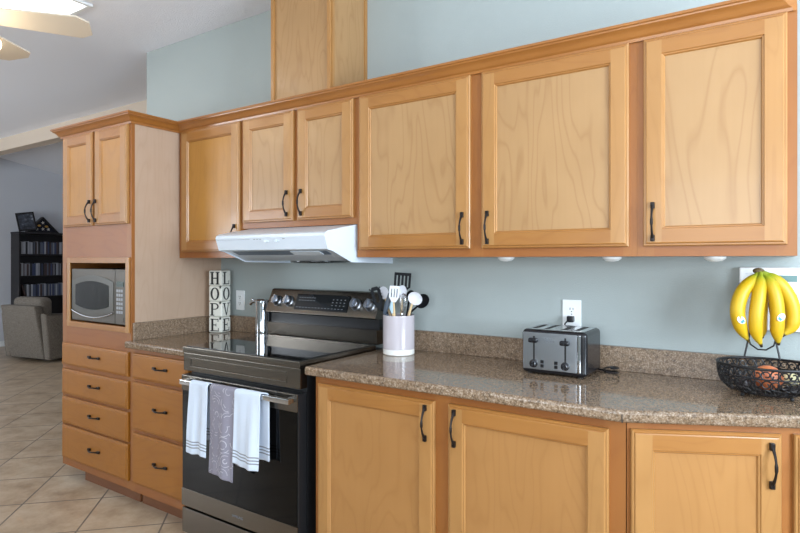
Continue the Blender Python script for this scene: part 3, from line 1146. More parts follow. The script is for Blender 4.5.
# block local frame: x along the left (HOPE) face, y inward ; corner at local (S,0)
bx = Vector((math.cos(BRot), math.sin(BRot), 0))
base = corner - bx * S
pairs = [('E', 'E'), ('P', 'V'), ('O', 'O'), ('H', 'L')]
names_ = ['bottom block of the stack, painted with letter E on both faces',
          'second block from bottom of the stack, painted P and V',
          'second block from top of the stack, painted O on both faces',
          'top block of the stack, painted H and L']
for i, ((la_, lb_), nm) in enumerate(zip(pairs, names_)):
    z0 = CT1 + .0006 + i * (S + .0006)
    Mb = Matrix.Translation((base.x, base.y, z0)) @ Matrix.Rotation(BRot, 4, 'Z')
    t = thing('letter_block', 'cream wooden letter block, ' + nm, 'letter block', (base.x, base.y, z0), BRot, 'stacked letter blocks')
    obj('cube', B(Mb).box(0, S, 0, S, 0, S, bev=.009, seg=3), 'block', t)
    b = B(Mb)
    for poly in glyph(la_):
        b.prism([(.012 + p[0] * (S - .024), .009 + p[1] * (S - .018)) for p in poly], 'y', -.0012, .0)
    obj('letter', b, 'letter', t)
    b = B(Mb @ Matrix.Translation((S, 0, 0)) @ Matrix.Rotation(PI / 2, 4, 'Z'))
    for poly in glyph(lb_):
        b.prism([(.012 + p[0] * (S - .024), .009 + p[1] * (S - .018)) for p in poly], 'y', -.0012, .0)
    obj('letter', b, 'letter', t)
    if i < 3:
        b = B(Mb)
        pts = []
        for k in range(10):
            rr = .012 if k % 2 == 0 else .005
            a = PI / 2 + k * PI / 5
            pts.append((S - .008 + rr * math.cos(a), S - .002 + rr * math.sin(a) - .004))
        b.prism(pts, 'y', -.0018, -.0002)
        obj('star', b, 'letter', t)

# steel dispenser bottle behind the cooktop
t = thing('steel_dispenser', 'tall stainless dispenser bottle with side spout between blocks and range', 'bottle', (-1.465, -.075, CT1))
dx_, dy_ = -1.444, -.090
obj('bottle_body', B().lathe([(.038, .0004), (.038, .012), (.036, .016), (.036, .175), (.038, .185), (.038, .196)], (dx_, dy_, CT1), 28), 'chrome', t)
obj('lid', B().lathe([(.038, .1962), (.038, .208), (.030, .216)], (dx_, dy_, CT1), 28), 'chrome', t)
b = B()
z_ = CT1 + .198
b.tube([(dx_ - .034, dy_, z_), (dx_ - .054, dy_ - .004, z_ + .003), (dx_ - .074, dy_ - .008, z_ - .002), (dx_ - .086, dy_ - .010, z_ - .016)], [.012, .011, .010, .010], 12)
b.ball((dx_ - .070, dy_ - .008, z_ + .012), .008)
obj('spout', b, 'chrome', t)
b = B()
b.box(dx_ + .034, dx_ + .062, dy_ - .010, dy_ + .014, CT1 + .012, CT1 + .212, bev=.006)
obj('handle', b, 'black', t)


# ---------------------------------------------------------------- outlets and keypad
def outlet(x0, x1, z0, z1, label):
    t = thing('wall_outlet', label, 'outlet', ((x0 + x1) / 2, 0, (z0 + z1) / 2), group='white outlets on the back wall')
    obj('cover_plate', B().box(x0, x1, -.006, -.0003, z0, z1, bev=.002), 'white_plastic', t)
    xc, zc = (x0 + x1) / 2, (z0 + z1) / 2
    for dz in (.0195, -.0195):
        sb = B()
        pts = [(xc + .0165 * math.cos(a) * (1.0), zc + dz + max(-.013, min(.013, .0175 * math.sin(a)))) for a in [2 * PI * k / 28 for k in range(28)]]
        sb.prism(pts, 'y', -.0082, -.0061)
        s_ = obj('socket', sb, 'white_plastic', t)
        h = B()
        h.box(xc - .0075, xc - .0050, -.0088, -.0083, zc + dz - .002, zc + dz + .008)
        h.box(xc + .0050, xc + .0075, -.0088, -.0083, zc + dz - .001, zc + dz + .007)
        h.lathe([(.0026, .0083), (.0026, .0088)], (xc, 0, zc + dz - .008), 10, axis='y')
        obj('slots', h, 'letter', s_)
    obj('screw', B().lathe([(.003, .0061), (.003, .0075)], (xc, 0, zc), 10, axis='y'), 'steel_lite', t)
    return t


outlet(-1.765, -1.690, 1.047, 1.167, 'white wall outlet beside the stacked letter blocks')
outlet(.283, .361, 1.068, 1.188, 'white wall outlet behind the toaster with a black plug')

t = thing('alarm_keypad', 'white alarm keypad with grey-green screen on wall behind the bananas', 'keypad', (1.05, 0, 1.22))
obj('housing', B().box(.926, 1.165, -.026, -.0005, 1.108, 1.330, bev=.006), 'white_plastic', t)
obj('screen', B().box(1.030, 1.096, -.0275, -.0261, 1.280, 1.302), 'lcd', t)
b = B()
for r in range(4):
    for c_ in range(3):
        x = 1.065 + c_ * .03
        z = 1.225 - r * .027
        b.box(x, x + .02, -.029, -.0262, z, z + .015, bev=.002)
for k in range(4):
    b.box(1.04 + k * .017, 1.048 + k * .017, -.0272, -.0262, 1.255, 1.258)
for k in range(5):
    b.box(.945 + k * .015, .954 + k * .015, -.0266, -.0262, 1.305, 1.308)
obj('buttons', b, 'lens', t)

# ---------------------------------------------------------------- crock and utensils
KC = Vector((-.443, -.165, CT1))
t = thing('utensil_crock', 'lilac grey ceramic crock full of utensils beside the range', 'crock', KC)
obj('pot', B().lathe([(.0745, .0275), (.0745, .180), (.0735, .184), (.0705, .184), (.0695, .180), (.0695, .04), (.0, .04)], KC, 40, cap=False), 'crock', t)
obj('base_band', B().lathe([(.070, .0004), (.074, .004), (.074, .027)], KC, 40), 'crock_base', t, label='unglazed white base band')

RV = Vector((.835, .55, 0))      # horizontal direction across the crock as one stands at the range
FV = Vector((.55, -.835, 0))     # towards the room


def local_frame(px, py, pz, tilt, yaw=0.0):
    """frame at a utensil head: x across, y away, z up the handle, leaning by tilt (radians) across"""
    R_ = Matrix.Rotation(math.radians(-33.4 * -1) if False else math.atan2(RV.y, RV.x) + yaw, 4, 'Z')
    return Matrix.Translation((px, py, pz)) @ R_ @ Matrix.Rotation(tilt, 4, 'Y')


def utensil(name, label, a, h, depth, tilt, head, head_mats, hmat, hr=.006, foot=None, yaw=0.0):
    """a: offset across the crock; h: height of head centre above counter; depth: offset towards room"""
    head_c = KC + RV * a + FV * depth + Vector((0, 0, h))
    t = thing(name, label, 'utensil', KC + Vector((0, 0, .045)), group='utensils standing in the crock')
    Mh = local_frame(head_c.x, head_c.y, head_c.z, tilt, yaw)
    parts = head(Mh)
    for nm, b, mt in parts:
        obj(nm, b, mt, t, angle=50)
    top = Mh @ Vector((0, 0, -parts_low[0]))
    fa = foot if foot is not None else a * -.2
    ft = KC + RV * fa + FV * (depth * .6) + Vector((0, 0, .047))
    b = B()
    rel = (top - KC)
    f_ = (.196 - .047) / max(.16, rel.z - .047)
    mid = ft.lerp(top, min(.95, f_))
    off = Vector((mid.x - KC.x, mid.y - KC.y, 0))
    if off.length > .056:
        off *= .056 / off.length
    mid = Vector((KC.x + off.x, KC.y + off.y, mid.z))
    pts = [ft.lerp(mid, k / 4) for k in range(4)] + [mid.lerp(top, k / 2) for k in range(3)]
    b.tube(pts, [hr, hr, hr, hr, hr * .9, hr * .8, hr * .7], 10)
    obj('handle', b, hmat, t)
    return t


parts_low = [0.0]


def slotted(w, h, n, mat, taper=.8, curve=.0, th=.003):
    def f(Mh):
        parts_low[0] = h / 2
        b = B(Mh)
        bar = w / (n + 1 + .55 * n)
        hw = w / 2
        # rim pieces around n slots
        b.box(-hw, hw, -th / 2, th / 2, h / 2 - .014, h / 2, bev=.0012)
        b.prism([(-hw, -h / 2 + .022), (hw, -h / 2 + .022), (hw * taper * .5, -h / 2), (-hw * taper * .5, -h / 2)], 'y', -th / 2, th / 2)
        for k in range(n + 1):
            x = -hw + 1.55 * k * bar
            b.box(x, x + bar, -th / 2, th / 2, -h / 2 + .0215, h / 2 - .0135)
        return [('blade', b, mat)]
    return f


def spoon(w, h, mat, deep=.3):
    def f(Mh):
        parts_low[0] = h / 2 - .004
        b = B(Mh)
        n, mseg = 20, 6
        rows = []
        for j in range(mseg + 1):
            r = j / mseg
            rows.append([(w / 2 * r * math.cos(2 * PI * k / n), deep * w * (1 - r * r) * .5, h / 2 * r * math.sin(2 * PI * k / n)) for k in range(n)])
        rows2 = [[(x * .97, y - .003, z * .97) for x, y, z in row] for row in rows]
        for RR in (rows, rows2):
            vr = [[b._v(p) for p in row] for row in RR[1:]]
            c_ = b._v(RR[0][0])
            for k in range(n):
                b.bm.faces.new([c_, vr[0][k], vr[0][(k + 1) % n]])
            for a_, d_ in zip(vr, vr[1:]):
                for k in range(n):
                    b.bm.faces.new([a_[k], d_[k], d_[(k + 1) % n], a_[(k + 1) % n]])
            if RR is rows:
                edge1 = vr[-1]
            else:
                edge2 = vr[-1]
        for k in range(n):
            b.bm.faces.new([edge1[k], edge2[k], edge2[(k + 1) % n], edge1[(k + 1) % n]])
        return [('bowl', b, mat)]
    return f


def paddle(w, h, mat, th=.006):
    def f(Mh):
        parts_low[0] = h / 2 - .003
        b = B(Mh)
        pts = [(-w * .25, -h / 2), (w * .25, -h / 2), (w * .5, -h * .15), (w * .5, h * .40), (w * .36, h / 2), (-w * .36, h / 2), (-w * .5, h * .40), (-w * .5, -h * .15)]
        b.prism(pts, 'y', -th / 2, th / 2, bev=.0015)
        return [('blade', b, mat)]
    return f


def whisk(w, h):
    def f(Mh):
        parts_low[0] = h / 2
        b = B(Mh)
        for k in range(6):
            an = PI * k / 6
            pts = []
            for i in range(17):
                s_ = -1 + 2 * i / 16
                rr = w / 2 * (math.cos(s_ * PI / 2) ** .7 if abs(s_) < 1 else 0)
                pass
            loop = []
            for i in range(25):
                th_ = -PI / 2 + 2 * PI * (i + .5) / 25
                xx = w / 2 * math.cos(th_) * (.55 + .45 * (math.sin(th_) + 1) / 2)
                zz = h / 2 * math.sin(th_)
                loop.append((xx * math.cos(an), xx * math.sin(an), zz))
            b.tube(loop, .0011, 5, True)
        return [('wires', b, 'steel_lite')]
    return f


def pasta_fork(w, h, mat):
    def f(Mh):
        parts_low[0] = h / 2
        b = B(Mh)
        pts = [(-w * .2, -h / 2), (w * .2, -h / 2), (w / 2, -h * .1), (w / 2, h * .35), (-w / 2, h * .35), (-w / 2, -h * .1)]
        # slotted oval plate with bent tines all round
        for q in ((-w / 2, -w * .18), (w * .18, w / 2)):
            b.prism([(q[0], -h * .2), (q[1], -h * .2), (q[1], h * .36), (q[0], h * .36)], 'y', -.002, .002)
        b.prism([(-w * .2, -h / 2), (w * .2, -h / 2), (w / 2, -h * .18), (-w / 2, -h * .18)], 'y', -.002, .002)
        b.prism([(-w / 2, h * .34), (w / 2, h * .34), (w * .3, h / 2), (-w * .3, h / 2)], 'y', -.002, .002)
        for k in range(5):
            z = -h * .15 + k * h * .14
            for sx in (-1, 1):
                b.tube([(sx * w / 2 * .9, 0, z), (sx * w / 2 * 1.05, -.012, z + .003), (sx * w / 2 * 1.02, -.022, z + .006)], [.003, .0026, .0018], 6)
        return [('head', b, mat)]
    return f


utensil('slotted_turner', 'tall black slotted turner standing at the back of the crock', .017, .336, -.035, math.radians(4), slotted(.080, .090, 4, 'nylon'), None, 'nylon', foot=.01)
utensil('pasta_fork', 'black pasta fork leaning left out of the crock', -.100, .262, .010, math.radians(-16), pasta_fork(.046, .110, 'nylon'), None, 'nylon', foot=-.02)
utensil('mixing_spoon', 'cream silicone spoon behind the black pasta fork', -.070, .286, -.010, math.radians(-14), spoon(.046, .062, 'silicone'), None, 'beech', foot=.0)
utensil('narrow_spatula', 'slate grey narrow spatula leaning in the left of the crock', -.052, .240, .030, math.radians(17), paddle(.024, .105, 'nylon_grey'), None, 'nylon_grey', foot=-.05)
utensil('silicone_spatula', 'ice blue silicone spatula between slate spatula and slotted spoon', -.036, .232, .012, math.radians(-12), paddle(.024, .085, 'silicone_blue'), None, 'beech', foot=-.005)
utensil('slotted_spoon', 'pale grey slotted spoon with upright wooden handle at crock front', -.021, .285, .056, math.radians(4), slotted(.046, .075, 3, 'silicone'), None, 'beech', foot=-.012)
utensil('serving_spoon', 'white silicone spoon behind the wire whisk', .016, .290, -.008, math.radians(4), spoon(.044, .066, 'silicone'), None, 'beech', foot=.01)
utensil('whisk', 'wire whisk at the front right of the crock', .020, .240, .030, math.radians(5), whisk(.040, .090), None, 'steel_lite', foot=.0)
utensil('wide_spoon', 'white wide silicone spoon leaning right on a wooden handle', .076, .262, .030, math.radians(32), spoon(.070, .060, 'silicone'), None, 'beech', .007, foot=.02)
utensil('ladle', 'black nylon ladle leaning farthest right in the crock', .110, .248, .0, math.radians(42), spoon(.062, .074, 'nylon', .6), None, 'nylon', foot=.03)
utensil('black_spoon', 'small black nylon spoon behind the white wide spoon', .056, .274, -.022, math.radians(20), spoon(.040, .050, 'nylon'), None, 'nylon', foot=.02)

# ---------------------------------------------------------------- toaster
TXa, TXb, TYa, TYb, TZ = .2045, .4560, -.272, -.064, 1.088
t = thing('toaster', 'four slot black and steel toaster on the countertop by outlet', 'toaster', (.328, -.175, CT1))
b = B()
b.box(TXa, TXb, TYa, TYb, .9185, TZ - .002, bev=.016, seg=4)
obj('body', b, 'black', t)
for x in (TXa + .02, TXb - .035):
    for y in (TYa + .015, TYb - .03):
        obj('foot', B().box(x, x + .015, y, y + .015, CT1 + .0004, .9188), 'rubber', t)
# steel front plate
b = B()
b.box(TXa + .008, TXb - .036, TYa - .004, TYa + .004, .934, TZ - .012, bev=.003)
fpnl = obj('front_plate', b, 'brushed', t, label='brushed steel front plate')
b = B()
b.box(TXb - .035, TXb - .021, TYa - .003, TYa + .004, .934, TZ - .012, bev=.003)
obj('chrome_strip', b, 'chrome', t)
# slotted steel top
b = B()
xs_ = [TXa + .020, TXa + .065, TXa + .110, TXb - .110, TXb - .065, TXb - .020]
slots = [(TXa + .030, TXa + .052), (TXa + .078, TXa + .100), (TXb - .106, TXb - .084), (TXb - .058, TXb - .036)]
x = TXa + .014
ya, yb_ = TYa + .012, TYb - .012
for s0, s1 in slots + [(TXb - .014, None)]:
    b.box(x, s0, ya, yb_, TZ - .0018, TZ + .0005)
    if s1:
        b.box(s0, s1, ya, ya + .018, TZ - .0018, TZ + .0005)
        b.box(s0, s1, yb_ - .018, yb_, TZ - .0018, TZ + .0005)
        x = s1
tp = obj('top_plate', b, 'steel_lite', t)
b = B()
for s0, s1 in slots:
    b.box(s0 + .0005, s1 - .0005, ya + .0185, yb_ - .0185, TZ - .0018, TZ - .0010)
obj('bread_slots', b, 'rubber', tp)
yf = TYa - .004
for lx, lz in ((TXa + .052, 1.047), (TXb - .078, 1.044)):
    b = B()
    b.box(lx - .0035, lx + .0035, yf - .0006, yf - .0001, .965, 1.062)
    ls = obj('lever_track', b, 'rubber', fpnl)
    b = B()
    b.box(lx - .018, lx + .018, yf - .020, yf - .0008, lz - .009, lz + .009, bev=.006, seg=3)
    obj('lever', b, 'black', fpnl)
    b = B()
    b.lathe([(.016, .0002), (.016, .004), (.013, .006), (.012, .018), (.010, .020)], (lx, yf, .957), 24, axis='y')
    b.box(lx - .0025, lx + .0025, yf - .0235, yf - .0195, .947, .967, bev=.001)
    obj('knob', b, 'black', fpnl)
for bx_ in (TXa + .085, TXb - .113):
    for k in range(2):
        b = B()
        z = .944 + k * .0155
        b.box(bx_ - .0065, bx_ + .0065, yf - .004, yf - .0002, z, z + .0125, bev=.0015)
        obj('button', b, 'black', fpnl)


def text_obj(name, body, size, loc, parent, mat, align='CENTER'):
    cu = bpy.data.curves.new(name, 'FONT')
    cu.body = body
    cu.size = size
    cu.align_x = align
    cu.extrude = .0002
    tmp = bpy.data.objects.new(name, cu)
    me = bpy.data.meshes.new_from_object(tmp)
    bpy.data.objects.remove(tmp)
    me.transform(Matrix.Translation(loc) @ Matrix.Rotation(PI / 2, 4, 'X'))
    me.transform(WM[parent.name].inverted())
    me.materials.clear()
    me.materials.append(M[mat])
    o = bpy.data.objects.new(name, me)
    COL.objects.link(o)
    o.parent = parent
    WM[o.name] = WM[parent.name]
    return o


text_obj('lettering', 'BLACK+\nDECKER', .0105, ((TXa + TXb) / 2 - .012, yf - .0005, 1.052), fpnl, 'grey_line')
text_obj('lettering', 'SAMSUNG', .016, ((RX0 + RX1) / 2 + .02, RF - .0104, .200), dr, 'grey_line')

# plug and cord
t = thing('power_cord', 'black toaster cord with plug in the outlet, slack coiled on counter', 'cord', (.4, -.05, CT1))
b = B()
b.box(.308, .336, -.034, -.0095, 1.096, 1.122, bev=.004)
obj('plug', b, 'black', t)
b = B()
pts = [(.312, -.030, 1.102), (.303, -.036, 1.090), (.302, -.038, 1.06), (.305, -.04, .99), (.33, -.045, .94), (.40, -.05, .9195)]
pts += [(.505 + .028 * math.cos(a), -.115 + .040 * math.sin(a), .9190 + .0012 * k) for k, a in enumerate([1.9 - .45 * j for j in range(22)])]
b.tube(pts, .0035, 8)
obj('cable', b, 'black', t)

# ---------------------------------------------------------------- wire fruit basket with banana hook
BC = Vector((1.010, -.185, 0))
BA, BBr = .142, .122        # rim radii
RZ = 1.016
t = thing('wire_fruit_basket', 'black scrolled wire fruit basket with banana hook at counter right end', 'basket', (BC.x, BC.y, CT1))


def ell(z, k, n=48, a0=0.0):
    return [(BC.x + BA * k * math.cos(a0 + 2 * PI * i / n), BC.y + BBr * k * math.sin(a0 + 2 * PI * i / n), z) for i in range(n)]


b = B()
b.tube(ell(RZ, 1.0), .0042, 8, True)
obj('rim', b, 'wire', t)
prof_b = [(1.0, RZ), (.99, .985), (.93, .955), (.78, .934), (.60, .928)]


def wall_pt(f, a):
    f = max(0, min(.999, f)) * (len(prof_b) - 1)
    i = int(f)
    u = f - i
    k = prof_b[i][0] * (1 - u) + prof_b[i + 1][0] * u
    z = prof_b[i][1] * (1 - u) + prof_b[i + 1][1] * u
    return (BC.x + BA * k * math.cos(a), BC.y + BBr * k * math.sin(a), z)


b = B()
b.tube(ell(.9275, .60, 36), .0036, 6, True)
b.tube(ell(.985, .99), .0026, 6, True)
for k in range(-4, 5):
    s_ = k / 5
    hw_ = .60 * math.sqrt(1 - (s_) ** 2)
    b.tube([(BC.x - BA * hw_, BC.y + BBr * .6 * s_, .9275), (BC.x + BA * hw_, BC.y + BBr * .6 * s_, .9275)], .0018, 5)
for k in range(14):
    a = 2 * PI * k / 14
    b.tube([wall_pt(f / 8, a) for f in range(9)], .0022, 5)
obj('frame_wires', b, 'wire', t)
b = B()
rnd = random.Random(4)
for row, (fc, cnt) in enumerate(((.14, 36), (.40, 34), (.66, 28))):
    for k in range(cnt):
        a_c = 2 * PI * (k + .5 * (row % 2)) / cnt
        sgn = 1 if (k + row) % 2 else -1
        pts = []
        for i in range(15):
            th_ = sgn * (i / 14) * 2 * PI * 1.35 + rnd.uniform(-.05, .05) + row
            r_ = 1 - .72 * i / 14
            pts.append(wall_pt(fc + .15 * r_ * math.sin(th_), a_c + .135 * r_ * math.cos(th_)))
        b.tube(pts, .0024, 5)
obj('scrollwork', b, 'wire', t)
for k in range(4):
    a = PI / 4 + k * PI / 2
    obj('ball_foot', B().ball((BC.x + BA * .66 * math.cos(a), BC.y + BBr * .66 * math.sin(a), CT1 + .0066), .0062, 12, 8), 'wire', t)
b = B()
hk = Vector((.995, -.100, 0))
for sx in (-1, 1):
    b.tube([(hk.x + sx * .052, -.070, RZ), (hk.x + sx * .036, -.062, 1.10), (hk.x + sx * .018, -.052, 1.22), (hk.x + sx * .005, -.050, 1.305)], .0032, 8)
pts = [(hk.x + .0, -.050, 1.300), (hk.x, -.052, 1.312), (hk.x, -.066, 1.322), (hk.x, -.088, 1.322), (hk.x, -.100, 1.314), (hk.x, -.100, 1.304), (hk.x, -.090, 1.300)]
b.tube(pts, .0032, 8)
b.tube([(hk.x - .040, -.063, 1.085), (hk.x - .034, -.066, 1.062), (hk.x - .012, -.068, 1.046), (hk.x + .012, -.068, 1.046), (hk.x + .034, -.066, 1.062), (hk.x + .040, -.063, 1.085)], .0026, 8)
obj('banana_hook', b, 'wire', t)

# bananas (one bunch, joined at the crown)
t = thing('banana_bunch', 'bunch of ripe yellow bananas hanging from the wire hook', 'bananas', (1.008, -.11, 1.31))
bc = Vector((.986, -.128, 1.315))
RVb = Vector((.835, .55, 0)).normalized()
FVb = Vector((.45, -.89, 0))


def banana(pts, r, name='banana'):
    """pts: (across, towards room, up) relative to the crown"""
    P3 = [bc + RVb * p[0] + FVb * p[1] + Vector((0, 0, p[2])) for p in pts]
    # Catmull-Rom resample
    out = []
    ext = [P3[0] * 2 - P3[1]] + P3 + [P3[-1] * 2 - P3[-2]]
    for i in range(1, len(ext) - 2):
        for k in range(6):
            u = k / 6
            p0, p1, p2, p3 = ext[i - 1], ext[i], ext[i + 1], ext[i + 2]
            out.append(.5 * ((2 * p1) + (-p0 + p2) * u + (2 * p0 - 5 * p1 + 4 * p2 - p3) * u * u + (-p0 + 3 * p1 - 3 * p2 + p3) * u ** 3))
    out.append(P3[-1])
    n = len(out)
    rad = []
    for i in range(n):
        u = i / (n - 1)
        if u < .13:
            k = .34
        elif u < .34:
            k = .34 + .62 * (math.sin((u - .13) / .21 * PI / 2))
        elif u < .74:
            k = .96 + .04 * math.sin((u - .34) / .40 * PI)
        elif u < .95:
            k = .96 - .66 * ((u - .74) / .21) ** 1.8
        else:
            k = .30 - .10 * (u - .95) / .05
        rad.append(r * k)
    b = B()
    b.tube(out, rad, 10, attr='along')
    o = obj(name, b, 'banana', t, angle=40)
    return o, out, rad


bl = [
    ([(-.004, .010, 0), (-.026, .022, -.020), (-.070, .034, -.065), (-.088, .036, -.125), (-.074, .032, -.185), (-.044, .024, -.232)], .0225),
    ([(-.002, .018, 0), (-.012, .034, -.022), (-.026, .052, -.075), (-.036, .056, -.135), (-.034, .050, -.195), (-.010, .040, -.246)], .0215),
    ([(.000, -.005, 0), (.004, .000, -.030), (.006, .010, -.090), (.002, .012, -.150), (.004, .010, -.195), (.010, .006, -.222)], .0200),
    ([(.002, .020, 0), (.014, .036, -.022), (.026, .054, -.075), (.032, .058, -.135), (.034, .052, -.195), (.046, .040, -.240)], .0215),
    ([(.006, .012, 0), (.030, .026, -.016), (.066, .040, -.060), (.088, .046, -.120), (.086, .046, -.175), (.056, .040, -.212)], .0235),
]
bans = [banana(p, r) for p, r in bl]
b = B()
b.ball((bc.x, bc.y - .012, bc.z + .004), .017, 14, 8, sq=(1.0, .8, .6))
obj('crown', b, 'banana_crown', t)


def sticker(parent, p, nrm_, s_=.011, tilt=.6):
    nrm_ = nrm_.normalized()
    xa = Vector((0, 0, 1)).cross(nrm_).normalized()
    za = nrm_.cross(xa)
    Rm = Matrix((xa, -nrm_, za)).transposed().to_4x4()
    b = B(Matrix.Translation(p) @ Rm @ Matrix.Rotation(tilt, 4, 'Y'))
    pts = [(s_ * math.cos(2 * PI * k / 18), 1.35 * s_ * math.sin(2 * PI * k / 18)) for k in range(18)]
    b.prism(pts, 'y', -.0008, .004)
    b.prism([(-.006, -.011), (.006, -.011), (.007, -.002), (-.007, -.002)], 'y', -.0011, -.0005, mat=1)
    obj('sticker', b, ['sticker_w', 'sticker_b'], parent, label='white and teal oval fruit sticker')


toC = Vector((.02, -1, 0.02))
for idx, at_, off, tl in ((0, .72, -.004, -.7), (3, .66, .004, .7)):
    o_, out, rad = bans[idx]
    k = int(at_ * (len(out) - 1))
    nn = (FVb * 1.0 + RVb * (off * 10)).normalized()
    sticker(o_, out[k] + nn * (rad[k] * .97), nn, .0105, tl)

# fruit in the basket
o = obj('onion', B().ball((1.012, -.200, .930 + .044), .044, 24, 14, sq=(1.0, .95, .9)), 'onion')
tag(o, 'round orange-red onion lying in the wire basket under the bananas', 'onion')
o = obj('lemon', B().ball((1.075, -.180, .9725), .022, 16, 10, sq=(1.2, 1, .9)), 'pale_fruit')
o.location = (0, 0, 0)
tag(o, 'small pale yellow fruit at right of the onion in wire basket', 'fruit')
# (rests on the onion's right neighbour below)
o = obj('plum', B().ball((1.078, -.182, .930 + .0115), .0112, 14, 8, sq=(2.0, 2.0, 1)), 'dark_fruit')
tag(o, 'dark round fruit low in the basket under the pale yellow one', 'fruit')
o = obj('plum', B().ball((.945, -.205, .930 + .020), .020, 16, 10), 'dark_fruit')
tag(o, 'dark round fruit at left of the onion in wire basket', 'fruit')

# ---------------------------------------------------------------- living room: bookshelf, frames, armchair
SX0, SX1, SY0, SY1, SH = -9.03, -8.75, 1.688, 2.55, 1.800
t = thing('bookshelf', 'tall black bookshelf of disc cases against the far living room wall', 'bookshelf', ((SX0 + SX1) / 2, (SY0 + SY1) / 2, 0))
for y in (SY0, SY1 - .02):
    obj('side_panel', B().box(SX0, SX1, y, y + .02, 0, SH - .0305, bev=.002), 'espresso', t)
obj('top_board', B().box(SX0 - .0, SX1 + .006, SY0 - .006, SY1 + .006, SH - .03, SH, bev=.003), 'espresso', t)
obj('back_panel', B().box(SX0, SX0 + .008, SY0 + .02, SY1 - .02, .06, SH - .031), 'espresso', t)
for z in (.06, .44, .78, 1.11, 1.452):
    obj('shelf_board', B().box(SX0 + .0085, SX1 - .004, SY0 + .0205, SY1 - .0205, z - .02, z, bev=.001), 'espresso', t)
obj('plinth', B().box(SX0 + .02, SX1 - .02, SY0 + .0205, SY1 - .0205, 0, .0395), 'espresso', t)
rnd = random.Random(12)
rows = [(.7805, 'third'), (1.1105, 'second'), (1.4525, 'top')]
protos = {}
for z, rn in rows:
    y = SY0 + .024
    i = 0
    while y < SY1 - .06:
        th = rnd.choice((.016, .016, .016, .024, .030))
        hgt = rnd.choice((.19, .19, .192, .186, .20))
        nm, _c = rnd.choice(case_cols)
        lean = (rn == 'third' and i == 0)
        b = B(Matrix.Translation((0, y, z)))
        b.box(SX1 - .16 + rnd.uniform(0, .012), SX1 - .02, 0, th - .0008, .0006, hgt, bev=.001)
        o = obj('disc_case', b, 'case_' + nm)
        grp = 'disc cases in the %s row of the bookshelf' % rn
        if lean:
            o.data.transform(Matrix.Translation((0, y, z)) @ Matrix.Rotation(math.radians(17), 4, 'X') @ Matrix.Translation((0, -y, -z)))
            o.data.transform(Matrix.Translation((0, .068, 0.0002)))
            tag(o, nm + ' disc case leaning at the left end of the third shelf row', 'disc case', grp)
            y += .075
        else:
            tag(o, '%s disc case standing in the %s row of the black bookshelf' % (nm, rn), 'disc case', grp + ', ' + nm)
        y += th
        i += 1
# leaning picture frame on top
Mf = Matrix.Translation((-8.80, 1.84, SH + .022)) @ Matrix.Rotation(math.radians(90 - 18), 4, 'Z') @ Matrix.Rotation(math.radians(-14), 4, 'X') @ Matrix.Rotation(math.radians(-9), 4, 'Y')
t = thing('picture_frame', 'dark framed photo leaning on an easel on top of black bookshelf', 'picture frame', (-8.80, 1.84, SH))
FW, FH = .25, .30
b = B(Mf)
for q in ((-FW / 2, FW / 2, 0, .025), (-FW / 2, FW / 2, FH - .025, FH), (-FW / 2, -FW / 2 + .025, .025, FH - .025), (FW / 2 - .025, FW / 2, .025, FH - .025)):
    b.box(q[0], q[1], -.012, .006, q[2], q[3], bev=.002)
obj('frame', b, 'espresso', t)
obj('photograph', B(Mf).box(-FW / 2 + .025, FW / 2 - .025, -.004, .002, .025, FH - .025), 'photo', t)
# triangular flag case
Mt = Matrix.Translation((-8.955, 2.11, SH + .0008)) @ Matrix.Rotation(math.radians(90), 4, 'Z')
t = thing('flag_case', 'triangular black display case with folded star flag on bookshelf top', 'flag case', (-8.955, 2.11, SH))
tw, thh = .25, .26
b = B(Mt)
for poly in ([(-tw, 0), (tw, 0), (tw - .05, .022), (-tw + .05, .022)], [(-tw, 0), (-tw + .05, .022), (0, thh - .03), (0, thh)], [(tw, 0), (0, thh), (0, thh - .03), (tw - .05, .022)]):
    b.prism(poly, 'y', -.05, .04)
obj('case_frame', b, 'espresso', t)
obj('folded_flag', B(Mt).prism([(-tw + .052, .023), (tw - .052, .023), (0, thh - .033)], 'y', -.03, .035), 'flag_blue', t)
b = B(Mt)


def star_poly(x, z, r, rot=0):
    return [(x + (r if k % 2 == 0 else r * .42) * math.cos(PI / 2 + rot + k * PI / 5), z + (r if k % 2 == 0 else r * .42) * math.sin(PI / 2 + rot + k * PI / 5)) for k in range(10)]


for x, z, r in ((.0, .165, .030), (-.09, .055, .026), (.0, .062, .030), (.085, .06, .030)):
    b.prism(star_poly(x, z, r, .2), 'y', -.034, -.0302)
obj('star', b, 'star', t)
b = B(Mt)
for x, z in ((-.055, .115), (.055, .105)):
    b.ball((x, -.032, z), .022, 12, 8, sq=(1.2, .2, .8))
obj('badge', b, 'gold', t)

# armchair
ca = math.radians(102 - 90)
Cc = (-7.36, 1.56, 0)
MA = Matrix.Translation(Cc) @ Matrix.Rotation(ca, 4, 'Z')
t = thing('armchair', 'grey tweed swivel armchair seen from behind in front of bookshelf', 'armchair', Cc, ca)
hw = .325
b = B(MA)
b.prism([(-.40, .045), (-.38, .045), (-.30, .045), (-.42, .76), (-.54, .76)], 'x', -hw, hw, bev=.02)
obj('backrest', b, 'tweed', t, angle=60)
b = B(MA)
b.box(-hw + .05, hw - .05, -.42, -.22, .55, .86, bev=.07, seg=4)
obj('back_cushion', b, 'tweed', t, angle=60)
for sx in (-1, 1):
    b = B(MA)
    x0_, x1_ = (hw + .0005, hw + .105) if sx > 0 else (-hw - .105, -hw - .0005)
    b.prism([(-.40, .045), (.42, .045), (.44, .56), (-.30, .60), (-.46, .66)], 'x', x0_, x1_, bev=.02)
    obj('armrest', b, 'tweed', t, angle=60)
b = B(MA)
